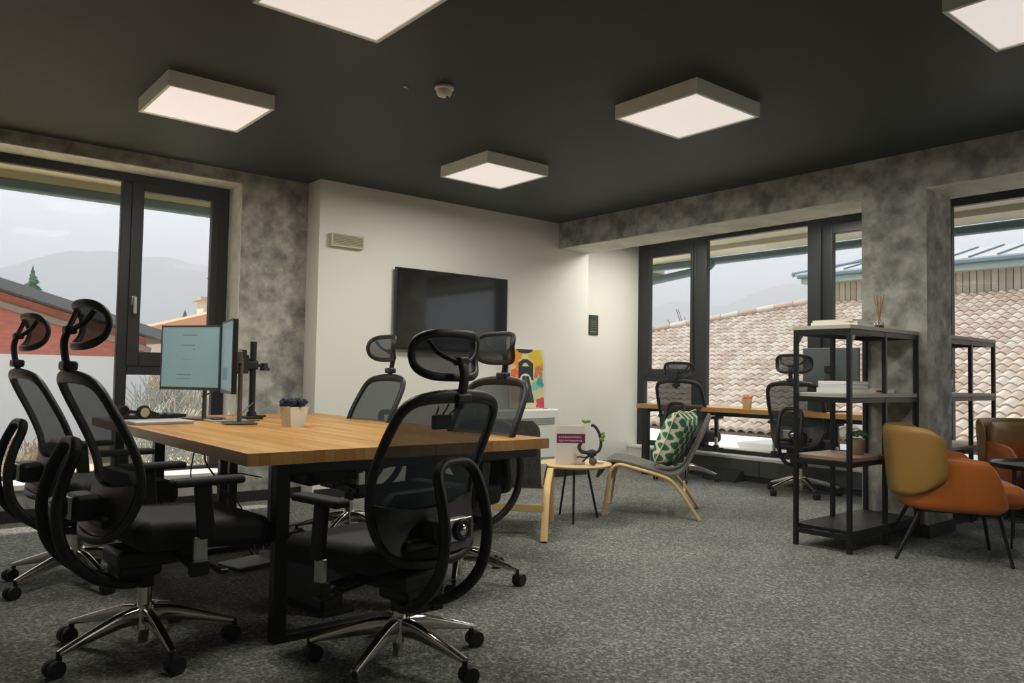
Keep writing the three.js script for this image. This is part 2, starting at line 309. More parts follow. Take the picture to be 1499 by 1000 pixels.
// ---------------------------------------------------------------- outside: ground, hills, neighbours
struct('ground', uvBox(new THREE.BoxGeometry(2700, 0.2, 2700).translate(350, -0.42, -400), 3), std({ map: dryTex, roughness: 1 }), 'dry pale grass outside');
scene.fog = new THREE.FogExp2(0xf4f7fa, 0.0026); // hazy air outdoors
function ridge(name, label, pts, depth, color) { // long hill range with a ragged crest
  const sh = new THREE.Shape(); const n = 160; sh.moveTo(0, 0);
  const L = pts[pts.length - 1][0];
  for (let i = 0; i <= n; i++) {
    const x = L * i / n; let k = 0; while (k < pts.length - 2 && pts[k + 1][0] < x) k++;
    const t = (x - pts[k][0]) / (pts[k + 1][0] - pts[k][0]), s = t * t * (3 - 2 * t);
    sh.lineTo(x, pts[k][1] + (pts[k + 1][1] - pts[k][1]) * s + (fbm(i / n, 0.3, 32, 3, name.length) - 0.5) * 5);
  }
  sh.lineTo(L, 0); const g = new THREE.ExtrudeGeometry(sh, { depth, bevelEnabled: false });
  return g;
}
const hillMat = std({ color: 0x5d6a58, roughness: 1 }), hillMat2 = std({ color: 0x5d6a58, roughness: 1 });
tag(mesh('mountain', ridge('a', '', [[0, 30], [90, 26], [140, 34], [190, 46], [240, 44], [300, 30], [420, 20]], 60).translate(-120, -2, -380).scale(3, 3, 3), hillMat), 'pale hazy mountain range beyond the brick house', 'mountain');
tag(mesh('mountain', ridge('bb', '', [[0, 20], [120, 36], [190, 46], [232, 38], [250, 42], [300, 40], [360, 30], [480, 26]], 60).rotateY(Math.PI / 2).translate(330, -2, -10).scale(3, 3, 3), hillMat2), 'pale blue mountain range beyond the tiled roof', 'mountain');
{ // brick gable with white lower wall, left window
  const o = thing('brick_house', 'red brick gable house with white lower wall outside the window behind the desk', 'house', [0, 0, -15]);
  const wall = new THREE.Shape([[-9, 1.27], [3.9, 1.27], [3.9, 1.62], [-2.7, 3.55], [-9, 1.7]].map((p) => new THREE.Vector2(...p)));
  mesh('gable', uvBox(new THREE.ExtrudeGeometry(wall, { depth: 0.3, bevelEnabled: false }).translate(0, 0, -0.3), 1.2), std({ map: brickTex, roughness: 0.95 }), o, 'red brick gable');
  mesh('lower_wall', bx(-9, 3.95, -0.4, 1.27, -0.3, 0.05), std({ color: 0xe2e5e8, roughness: 0.9 }), o, 'pale rendered lower wall');
  const ang = Math.atan2(1.62 - 3.55, 3.9 + 2.7), len = 7.3;
  mesh('roof', [new THREE.BoxGeometry(len, 0.16, 3).translate(len / 2, 0, 0).rotateZ(ang).translate(-2.75, 3.66, -1.1), new THREE.BoxGeometry(len, 0.16, 3).translate(-len / 2, 0, 0).rotateZ(-ang).translate(-2.75, 3.66, -1.1)], std({ color: 0x6b7075, roughness: 0.8 }), o, 'grey sloping roof edge');
  mesh('verge_board', new THREE.BoxGeometry(7.0, 0.10, 0.06).translate(3.5, 0, 0).rotateZ(ang).translate(-2.75, 3.36, 0.03), std({ color: 0xa59a8e, roughness: 0.9 }), o, 'weathered board under the verge');
}
function conifer(label, x, y0, y1, z, r, ragged) {
  const o = thing('conifer', label, 'tree', [x, y0, z], 0, 'trees outside the window behind the desk'); const h = y1 - y0, g = [];
  mesh('trunk', cyl(0.06, 0.14, h, 0, h / 2, 0, 8), std({ color: 0x5a5a52, roughness: 1 }), o);
  const tiers = ragged ? 20 : 22;
  for (let k = 0; k < tiers; k++) {
    const t = k / tiers, y = h * (0.12 + 0.86 * t), dy = h * 0.035, R = r * (ragged ? (1 - t) * rr(0.75, 1.15) : Math.sqrt(1 - t)) * 0.95 + 0.06, n = 12;
    for (let i = 0; i < n; i++) { const a = i / n * 6.283 + rr(-0.3, 0.3), q = R * rr(0.75, 1.1); g.push(new THREE.ConeGeometry(ragged ? 0.10 : 0.14, q, 4).rotateZ(Math.PI / 2).translate(-q / 2, 0, 0).rotateZ(Math.PI).rotateZ(-0.25).rotateY(a).translate(0, y + rr(-dy, dy), 0)); }
  }
  g.push(new THREE.ConeGeometry(0.12, h * 0.14, 6).translate(0, h * 0.98, 0));
  mesh('foliage', g, std({ color: 0x4d7263, roughness: 1 }), o, 'blue green needles');
}
conifer('ragged blue green spruce rising behind the brick gable roof', 4.2, 0, 4.25, -30, 3.0, true);
conifer('dense blue green cypress seen past the window handle', 7.93, 0, 3.28, -32.5, 0.75, false);
conifer('low blue green tree behind the monitor top, away from the tower', 9.1, 0, 3.15, -30, 1.0, true);
conifer('low blue green tree behind the monitor top, next to the pale tower', 11.2, 0, 3.2, -30, 1.0, true);
conifer('small distant spruce seen beside the dark window mullion', 8.6, 0, 4.3, -46, 0.6, true);
{
  const o = thing('church_tower', 'slender pale tower with a small cap near the window edge', 'tower', [13.4, 0, -40]);
  mesh('shaft', bx(-0.55, 0.55, 0, 4.5, -0.5, 0.5), std({ color: 0xd6cbb8, roughness: 0.9 }), o);
  mesh('cornice', bx(-0.75, 0.75, 4.5, 4.66, -0.7, 0.7), std({ color: 0xb5a994, roughness: 0.9 }), o);
  mesh('lantern', cyl(0.3, 0.35, 1.0, 0.2, 5.16, 0), std({ color: 0xcfc4b0, roughness: 0.9 }), o); mesh('cap', new THREE.ConeGeometry(0.45, 0.7, 10).translate(0.2, 6.0, 0), std({ color: 0x5f7a6c, roughness: 0.9 }), o);
}
{
  const o = thing('tiled_house', 'low house with orange tiled roof behind the monitors', 'house', [7.6, -0.3, -24]);
  mesh('wall', bx(-2.2, 4, 0, 2.3, -2, 0), std({ color: 0xd8cfc4, roughness: 0.9 }), o);
  mesh('roof', new THREE.ExtrudeGeometry(new THREE.Shape([[-2.6, 2.2], [4.6, 2.2], [3.2, 3.5], [1.5, 3.4]].map((p) => new THREE.Vector2(...p))), { depth: 2.6, bevelEnabled: false }).translate(0, 0, -2.4), std({ color: 0xcf9a78, roughness: 0.9 }), o, 'orange tiled roof');
}
const twigMat = std({ color: 0xb9bdb6, roughness: 1 }), twigMat2 = std({ color: 0xb89a80, roughness: 1 });
function shrub(label, x, z, h, r, m, y = -0.32) { // leafless bush of many fine twigs
  const o = thing('bare_shrub', label, 'shrub', [x, y, z], 0, 'leafless shrubs outside the window behind the desk'), g = [];
  for (let i = 0; i < 420; i++) { const a = rr(0, 6.283), q = r * Math.sqrt(rnd()), y0 = h * 0.8 * rnd() * (1 - 0.5 * (q / r) ** 2), l = rr(0.12, 0.3) * h, b = rr(0, 6.283), t = rr(0.2, 1.1); const p = [Math.cos(a) * q, y0, Math.sin(a) * q * 0.6]; g.push(rod(p, [p[0] + Math.cos(b) * l * t, y0 + l, p[2] + Math.sin(b) * l * t], 0.008, 3)); }
  mesh('twigs', g, m, o);
}
shrub('grey leafless shrub outside the window behind the desk behind the keyboard', 3.15, -11.0, 1.0, 0.55, twigMat);
shrub('grey leafless shrub outside the window beside the sash transom', 4.1, -14.0, 1.55, 0.7, twigMat);
shrub('reddish leafless shrub outside below the sash handle', 5.0, -17.2, 1.6, 0.8, twigMat2);
shrub('pale leafless shrub outside behind the monitor stand', 4.6, -11.9, 1.1, 0.6, twigMat);
shrub('brown dry hedge bush at the foot of the white outside wall', 1.9, -13.6, 0.34, 1.2, twigMat2);
shrub('brown dry hedge bush outside behind the farther desk chair', 0.9, -11.2, 0.24, 1.0, twigMat2);
// eaves of this building
const soffitMat = std({ color: 0xd6d2bb, roughness: 0.9 }), gutterMat = std({ color: 0x5f7884, roughness: 0.5, metalness: 0.2 });
{
  const o = thing('roof_eave', 'cream soffit and dark gutter above the window behind the desk outside', 'eave', [0, 0, 0], 0, 'eaves of this building');
  mesh('soffit', bx(-3, 9.2, 2.68, 2.78, -7.55, -6.66), soffitMat, o); mesh('gutter', rb(12.2, 0.09, 0.12, 0.03, 3.1, 2.57, -7.58), gutterMat, o); mesh('fascia', bx(-3, 9.2, 2.6, 2.78, -7.58, -7.55), soffitMat, o);
  const e = thing('roof_eave', 'cream stepped soffit and blue grey gutter above the counter windows', 'eave', [0, 0, 0], 0, 'eaves of this building');
  mesh('soffit', bx(7.5, 8.3, 2.72, 2.8, -7.5, 5.8), soffitMat, e); mesh('soffit_step', bx(8.1, 8.52, 2.66, 2.78, -7.5, 5.8), soffitMat, e); mesh('gutter', rb(0.12, 0.09, 13.3, 0.03, 8.58, 2.615, -0.85), gutterMat, e);
  mesh('downpipe', sweep([[8.5, 2.38, -7.6], [8.5, 2.43, -7.1], [8.5, 2.50, -6.36], [8.52, 2.535, -6.26], [8.56, 2.6, -6.22]], { n: 24, a: 0.055, b: 0.055, ref: [1, 0, 0] }), gutterMat, e, 'blue grey rain pipe');
}
{ // tiled roof of the neighbour on the right
  const k = 2.42 / 6, o = thing('tiled_roof', 'large sloping roof of pale curved clay tiles outside the counter windows', 'roof', [0, 0, 0]);
  const hip = (z) => Math.min(16, 16 + 0.453 * (z + 9.06)), yr = (x) => 0.3 + k * (x - 10);
  const deck = new THREE.Shape([[10.05, 3], [16, 3], [16, -9.06], [12.3, -17.2], [10.05, -17.2]].map(([x, z]) => new THREE.Vector2(x, -z)));
  const dg = new THREE.ExtrudeGeometry(deck, { depth: 0.12, bevelEnabled: false }).rotateX(-Math.PI / 2); deform(dg, (x, y, z) => [x, y + yr(x) - 0.17, z]);
  mesh('deck', dg, std({ color: 0xb09a88, roughness: 1 }), o);
  const profile = (th) => { const a = []; for (let i = 0; i <= 8; i++) { const t = i / 8; a.push([-0.092 + 0.184 * t, 0.030 * Math.sin((t * 1.5 - 0.25) * Math.PI) + th]); } return a; };
  const tile = (() => { // curved tile lying along +x (up the slope)
    const T = profile(0.018), B = profile(0), pos = []; const L = 0.30;
    const q = (a, b, c, d) => pos.push(...a, ...b, ...c, ...a, ...c, ...d);
    for (let i = 0; i < 8; i++) { const t0 = [0, T[i][1] + 0.02, T[i][0]], t1 = [0, T[i + 1][1] + 0.02, T[i + 1][0]], b0 = [0, B[i][1] - 0.01, B[i][0]], b1 = [0, B[i + 1][1] - 0.01, B[i + 1][0]]; const up = (p) => [L, p[1] - 0.03, p[2]];
      q(t0, t1, up(t1), up(t0)); q(b0, b1, t1, t0); }
    const g = new THREE.BufferGeometry(); g.setAttribute('position', new THREE.Float32BufferAttribute(pos, 3)); g.setAttribute('uv', new THREE.Float32BufferAttribute(new Float32Array(pos.length / 3 * 2), 2)); return smooth(g, 60);
  })();
  const mats = [0xaea195, 0xa59688, 0xb6ac9f, 0x9e8f80, 0xb1a89d].map((c) => std({ color: c, roughness: 0.95, side: THREE.DoubleSide })), slope = Math.atan(k), spots = [], P = V();
  for (let r = 0; r < 27; r++) for (let c = 0; c < 122; c++) {
    const x = 10.0 + r * 0.225, z = 2.6 - c * 0.164 - (r % 2) * 0.0; if (x > hip(z) - 0.05) continue;
    P.set(x, yr(x), z).project(camera); const px = (P.x + 1) * 749.5, py = (1 - P.y) * 500;
    const seen = (px > 940 && px < 1268 && py < 650) || (px > 1385 && px < 1512 && py < 660);
    spots.push([x, z, seen ? Math.hypot(x, z) : 1e3 + Math.hypot(x, z), (hash(r, c, 5) * 5) | 0, hash(r, c, 8)]);
  }
  spots.sort((a, b) => a[2] - b[2]);
  const put = (m4, [x, z, , , j]) => m4.makeRotationZ(slope + (j - 0.5) * 0.02).setPosition(x, yr(x) + (j - 0.5) * 0.008, z);
  const m4 = new THREE.Matrix4();
  spots.slice(0, 300).forEach((s) => { const t = mesh('roof_tile', tile, mats[s[3]], o); put(m4, s); t.applyMatrix4(m4); });
  const rest = spots.slice(300), im = new THREE.InstancedMesh(tile, std({ color: 0xffffff, roughness: 0.95, side: THREE.DoubleSide }), rest.length); im.name = 'roof_tiles'; im.userData.kind = 'stuff'; im.castShadow = im.receiveShadow = true;
  rest.forEach((s, i) => { put(m4, s); im.setMatrixAt(i, m4); im.setColorAt(i, mats[s[3]].color); }); o.add(im);
  for (let i = 0; i < 22; i++) { const z = -9.2 - i * 0.36, x = hip(z); const g = mesh('hip_tile', cyl(0.085, 0.10, 0.42, 0, 0, 0, 8).rotateX(Math.PI / 2), mats[i % 5], o); g.position.set(x, yr(x) + 0.06, z); g.lookAt(hip(z - 1), yr(hip(z - 1)) + 0.06, z - 1); }
  mesh('house_wall', bx(10.25, 16.3, -0.4, 0.3, -16.8, 3), std({ color: 0xd4d0c6, roughness: 0.9 }), o);
  const t = thing('terrace_wall', 'low white coping wall under the tiled roof edge outside', 'wall', [0, 0, 0]);
  mesh('coping', bx(8.9, 9.9, 0.16, 0.24, -14, 3), std({ color: 0xe6e6e2, roughness: 0.9 }), t, 'white coping');
  for (let i = 0; i < 12; i++) mesh('panel', bx(8.95, 9.0, -0.4, 0.158, -14 + i * 1.4 + 0.006, -14 + (i + 1) * 1.4 - 0.006), std({ color: 0xd6dace, roughness: 0.9 }), t);
  mesh('floor_slab', bx(7.5, 8.95, -0.32, -0.18, -14, 3), std({ color: 0xe2e2da, roughness: 0.9 }), t, 'pale terrace floor');
  mesh('core', bx(9.0, 9.85, -0.4, 0.155, -14, 3), std({ color: 0xbdbdb2, roughness: 0.9 }), t);
}
{ // clad upper storey behind the tiled roof
  const o = thing('clad_building', 'upper storey with vertical cream cladding boards and grey metal roof', 'building', [0, 0, 0]);
  mesh('wall', bx(16.1, 20, 2.3, 3.2, -9.0, 3), std({ color: 0x9b8f7c, roughness: 0.9 }), o);
  const bm = [0xb3a896, 0xaa9e8a, 0xb9b0a0].map((c) => std({ color: c, roughness: 0.8 }));
  for (let i = 0; i < 98; i++) mesh('cladding_board', bx(16.045, 16.095, 2.70, 3.20, -9.0 + i * 0.122, -9.0 + i * 0.122 + 0.106), bm[i % 3], o);
  mesh('fascia', bx(15.8, 16.15, 3.17, 3.36, -9.15, 3), std({ color: 0xa7bdbb, roughness: 0.6 }), o, 'pale green fascia'); mesh('gutter', rb(0.14, 0.1, 12.3, 0.03, 15.76, 3.33, -3.05), gutterMat, o); mesh('sill_flashing', bx(15.95, 16.12, 2.66, 2.72, -9.1, 3), gutterMat, o);
  const rk = 0.25, ry = (x) => 3.38 + rk * (x - 15.8), rm = std({ color: 0xa4a3a2, roughness: 0.6 });
  const rg = new THREE.ExtrudeGeometry(new THREE.Shape([[15.7, -3], [18.0, -3], [17.4, 8.0], [15.7, 9.3]].map((p) => new THREE.Vector2(...p))), { depth: 0.05, bevelEnabled: false }).rotateX(-Math.PI / 2);
  mesh('metal_roof', deform(rg, (x, y, z) => [x, y + ry(x) - 0.02, z]), rm, o, 'pale metal roof');
  for (let i = 0; i < 24; i++) { const z = -8.6 + i * 0.48; mesh('standing_seam', rod([15.7, ry(15.7) + 0.05, z], [17.5, ry(17.5) + 0.05, z], 0.016, 6), gutterMat, o); }
  mesh('gable_edge', rod([15.7, ry(15.7) + 0.02, -9.3], [17.4, ry(17.4) + 0.04, -8.0], 0.05, 6), gutterMat, o);
}
{
  const o = thing('bare_tree', 'leafless tree in the distance over the tiled roof edge', 'tree', [26, 0, -20]); const g = [];
  for (let i = 0; i < 40; i++) { const a = rr(0, 6.283), y = rr(1, 3.2); g.push(rod([0, y * 0.75, 0], [Math.cos(a) * rr(0.3, 1.1), y + rr(0.4, 1.2), Math.sin(a) * 0.9], 0.018, 4)); }
  g.push(cyl(0.04, 0.1, 3.2, 0, 1.6, 0, 6)); mesh('branches', g, std({ color: 0x6b5d50, roughness: 1 }), o);
}

// ---------------------------------------------------------------- things on the back wall
{
  const t = thing('television', 'large black flat television mounted on the white wall', 'television', [4.285, 1.652, -6.075]);
  mesh('body', rb(1.29, 0.74, 0.035, 0.006, 0, 0, 0.025), M.black, t); mesh('screen', bx(-0.632, 0.632, -0.352, 0.36, 0.043, 0.046), M.screen, t, 'glossy dark screen'); mesh('wall_mount', bx(-0.2, 0.2, -0.15, 0.15, -0.025, 0.01), M.blackMetal, t);
  const v = thing('air_vent', 'small cream slatted vent high on the white wall', 'vent', [3.165, 2.195, -6.10]);
  const vm = std({ color: 0xc9c4ab, roughness: 0.7 }); mesh('frame', [bx(-0.155, 0.155, -0.055, -0.042, 0, 0.05), bx(-0.155, 0.155, 0.042, 0.055, 0, 0.05), bx(-0.155, -0.14, -0.042, 0.042, 0, 0.05), bx(0.14, 0.155, -0.042, 0.042, 0, 0.05), bx(-0.14, 0.14, -0.042, 0.042, 0, 0.02)], vm, v);
  for (let i = 0; i < 6; i++) mesh('slat', rb(0.28, 0.008, 0.025, 0.002, 0, -0.034 + i * 0.0136, 0.034, 1), vm, v);
  // fan coil unit with painting standing on it
  const f = thing('fan_coil_unit', 'white floor standing fan coil unit below the colourful painting', 'heater', [5.06, 0, -5.985]);
  mesh('casing', rb(0.92, 0.60, 0.21, 0.02, 0, 0.43, 0), M.plasticWhite, f); mesh('foot', bx(-0.42, 0.42, 0, 0.13, -0.09, 0.06), std({ color: 0xb6b8b4 }), f);
  mesh('display', rb(0.05, 0.006, 0.02, 0.002, 0.33, 0.733, 0.03), M.black, f, 'small dark display');
  for (let i = 0; i < 4; i++) mesh('louvre', rb(0.78, 0.012, 0.012, 0.003, 0, 0.585 + i * 0.018, 0.106, 1), std({ color: 0x9a9d9a, roughness: 0.6 }), f);
  for (let i = 0; i < 3; i++) mesh('lower_louvre', rb(0.78, 0.014, 0.012, 0.003, 0, 0.20 + i * 0.022, 0.106, 1), std({ color: 0x8d918e, roughness: 0.6 }), f);
  const pc = document.createElement('canvas'); pc.width = 256; pc.height = 384; const c = pc.getContext('2d');
  c.fillStyle = '#d9cf9c'; c.fillRect(0, 0, 256, 384);
  const blob = (x, y, r, col, n) => { c.fillStyle = col; for (let i = 0; i < n; i++) { c.beginPath(); c.arc(x + rr(-r, r), y + rr(-r, r), rr(5, 22), 0, 6.283); c.fill(); } };
  blob(30, 60, 60, '#ee9a1f', 40); blob(40, 190, 50, '#ee6e1a', 40); blob(190, 70, 55, '#e5bd22', 40); blob(235, 110, 20, '#c9a91f', 12); blob(215, 150, 25, '#c9795b', 12); blob(210, 240, 40, '#7fc2b2', 26); blob(225, 215, 20, '#3f9d9a', 10); blob(200, 300, 40, '#c9cf9c', 22); blob(225, 355, 26, '#cf4257', 20); blob(40, 300, 45, '#d8a56a', 24); blob(110, 370, 26, '#d6c8b0', 12);
  c.fillStyle = '#22282a'; c.beginPath(); c.ellipse(110, 2, 62, 26, 0, 0, 6.283); c.fill();
  c.fillStyle = '#e6d98f'; c.fillRect(88, 34, 46, 34);
  c.fillStyle = '#24292b'; c.beginPath(); c.moveTo(58, 92); c.lineTo(92, 66); c.lineTo(132, 66); c.lineTo(172, 92); c.lineTo(172, 200); c.lineTo(58, 200); c.fill();
  c.fillStyle = '#cfcfa2'; c.beginPath(); c.moveTo(84, 112); c.quadraticCurveTo(112, 66, 142, 112); c.fill(); c.fillStyle = '#e8e2c8'; c.beginPath(); c.arc(112, 205, 46, Math.PI, 0); c.fill();
  c.fillStyle = '#2a2f33'; c.beginPath(); c.moveTo(88, 176); c.lineTo(138, 176); c.lineTo(178, 350); c.lineTo(56, 350); c.fill(); c.strokeStyle = '#58636a'; c.lineWidth = 5; for (const x of [96, 112, 128]) { c.beginPath(); c.moveTo(112, 180); c.lineTo(x + (x - 112) * 2, 340); c.stroke(); }
  const pt = new THREE.CanvasTexture(pc); pt.colorSpace = THREE.SRGBColorSpace;
  const p = thing('painting', 'small colourful canvas painting with dark figure leaning on white wall', 'painting', [5.2, 0.735, -6.02]); p.rotation.x = -0.05;
  mesh('canvas', rb(0.44, 0.60, 0.025, 0.004, 0, 0.30, 0), std({ color: 0xe8e2d2, roughness: 0.9 }), p); const pr = mesh('print', new THREE.BoxGeometry(0.436, 0.596, 0.002).translate(0, 0.30, 0.0135), std({ map: pt, roughness: 0.7 }), p, 'painted front'); pr.userData.label = 'orange and yellow painted front with dark dress';
  // dark notice on the recessed wall
  const nc = document.createElement('canvas'); nc.width = 64; nc.height = 128; const n = nc.getContext('2d'); n.fillStyle = '#2b332c'; n.fillRect(0, 0, 64, 128); n.fillStyle = '#7b8068'; for (const y of [36, 48, 60, 72, 84]) n.fillRect(8, y, 44, 3); n.fillStyle = '#a8a394'; n.fillRect(6, 106, 44, 4);
  const nt = new THREE.CanvasTexture(nc); nt.colorSpace = THREE.SRGBColorSpace;
  const q = thing('notice_board', 'small dark green notice plate on the white recess wall', 'sign', [6.52, 1.665, ZR]); mesh('plate', rb(0.15, 0.235, 0.012, 0.003, 0, 0, 0.006), std({ color: 0x2b332c }), q); mesh('print', new THREE.BoxGeometry(0.144, 0.228, 0.002).translate(0, 0, 0.0125), std({ map: nt, roughness: 0.6 }), q);
}

// ---------------------------------------------------------------- desks
const woodGeo = {};
function staveBox(w, h, l) { const k = [w, h, l].map((x) => x.toFixed(3)).join(); return woodGeo[k] ??= (() => { const g = new THREE.BoxGeometry(w, h, l).toNonIndexed(), p = g.attributes.position, nn = g.attributes.normal, uv = g.attributes.uv; for (let i = 0; i < p.count; i++) { const a = Math.abs(nn.getX(i)) > 0.5; uv.setXY(i, (a ? p.getY(i) : p.getX(i)) * 2.2 + 0.3, (Math.abs(nn.getZ(i)) > 0.5 ? p.getY(i) : p.getZ(i)) * 0.9); } return g; })(); }
function staveTop(parent, x0, x1, y0, y1, z0, z1, n, lens) { // butcher block: staves along z in staggered lengths
  const w = (x1 - x0) / n;
  for (let i = 0; i < n; i++) {
    let z = z0, k = i * 3 + 1;
    while (z < z1 - 0.02) {
      let l = lens[k++ % lens.length]; if (z === z0) l = lens[(i * 2) % lens.length] * (0.4 + 0.15 * (i % 4)); if (z + l > z1 - 0.12) l = z1 - z;
      l = Math.round(l * 50) / 50 || 0.02; if (z + l > z1) l = z1 - z;
      const m = mesh('stave', staveBox(w - 0.0006, y1 - y0, l - 0.0006), staves[(hash(i, k, 3) * 5) | 0], parent);
      m.position.set(x0 + (i + 0.5) * w, (y0 + y1) / 2 + (hash(i, k, 4) - 0.5) * 0.0008, z + l / 2); z += l;
    }
  }
}
const LEG = 0.055;
function loopFrame(parent, x0, x1, z, y1) {
  const f = mesh('leg_frame', [rb(LEG, y1, LEG, 0.004, x0, y1 / 2, z, 1), rb(LEG, y1, LEG, 0.004, x1, y1 / 2, z, 1), rb(x1 - x0 - LEG, 0.03, LEG, 0.004, (x0 + x1) / 2, 0.015, z, 1), rb(x1 - x0 - LEG, 0.04, LEG, 0.004, (x0 + x1) / 2, y1 - 0.02, z, 1)], M.blackMetal, parent, 'black steel loop leg'); return f;
}
{
  const a = thing('wooden_desk', 'butcher block wooden desk carrying monitors and blue flower pot', 'desk', [0, 0, 0], 0, 'butcher block desks');
  staveTop(a, 1.15, 2.02, 0.70, 0.75, -5.62, -2.965, 19, [0.62, 0.84, 0.5, 0.98, 0.72]);
  loopFrame(a, 1.30, 1.98, -2.995, 0.70); loopFrame(a, 1.30, 1.98, -4.67, 0.70); loopFrame(a, 1.30, 1.98, -5.56, 0.70);
  const b = thing('wooden_desk', 'butcher block wooden desk half before the painting, nothing on it', 'desk', [0, 0, 0], 0, 'butcher block desks');
  staveTop(b, 2.022, 2.71, 0.70, 0.75, -5.62, -2.955, 15, [0.72, 0.5, 0.9, 0.62, 0.84]);
  for (const z of [-2.995, -4.67, -5.56]) mesh('leg_frame', [rb(LEG, 0.70, LEG, 0.004, 2.05, 0.35, z, 1), rb(0.56, 0.04, LEG, 0.004, 2.355, 0.68, z, 1)], M.blackMetal, b, 'black steel cantilever leg');
  const c = thing('window_counter', 'long narrow wooden counter along the counter windows', 'desk', [0, 0, 0]);
  const g = new THREE.Group(); g.rotation.set(0, 0, 0);
  const n = 9, w = 0.5 / n; for (let i = 0; i < n; i++) for (let j = 0; j < 4; j++) { const l = 0.745, m = mesh('stave', staveBox(w - 0.0006, 0.045, l - 0.0008), staves[(hash(i, j, 21) * 5) | 0], c); m.position.set(6.64 + (i + 0.5) * w, 0.752, -5.83 + (j + 0.5) * l); }
  for (const z of [-5.74, -2.95]) mesh('leg_frame', [rb(0.05, 0.73, 0.08, 0.004, 6.70, 0.365, z, 1), rb(0.05, 0.73, 0.08, 0.004, 7.08, 0.365, z, 1), rb(0.33, 0.04, 0.08, 0.004, 6.89, 0.02, z, 1), rb(0.33, 0.04, 0.08, 0.004, 6.89, 0.71, z, 1)], M.blackMetal, c, 'black steel loop leg');
  mesh('rear_beam', rb(0.04, 0.05, 2.6, 0.004, 6.95, 0.70, -4.35, 1), M.blackMetal, c);
}

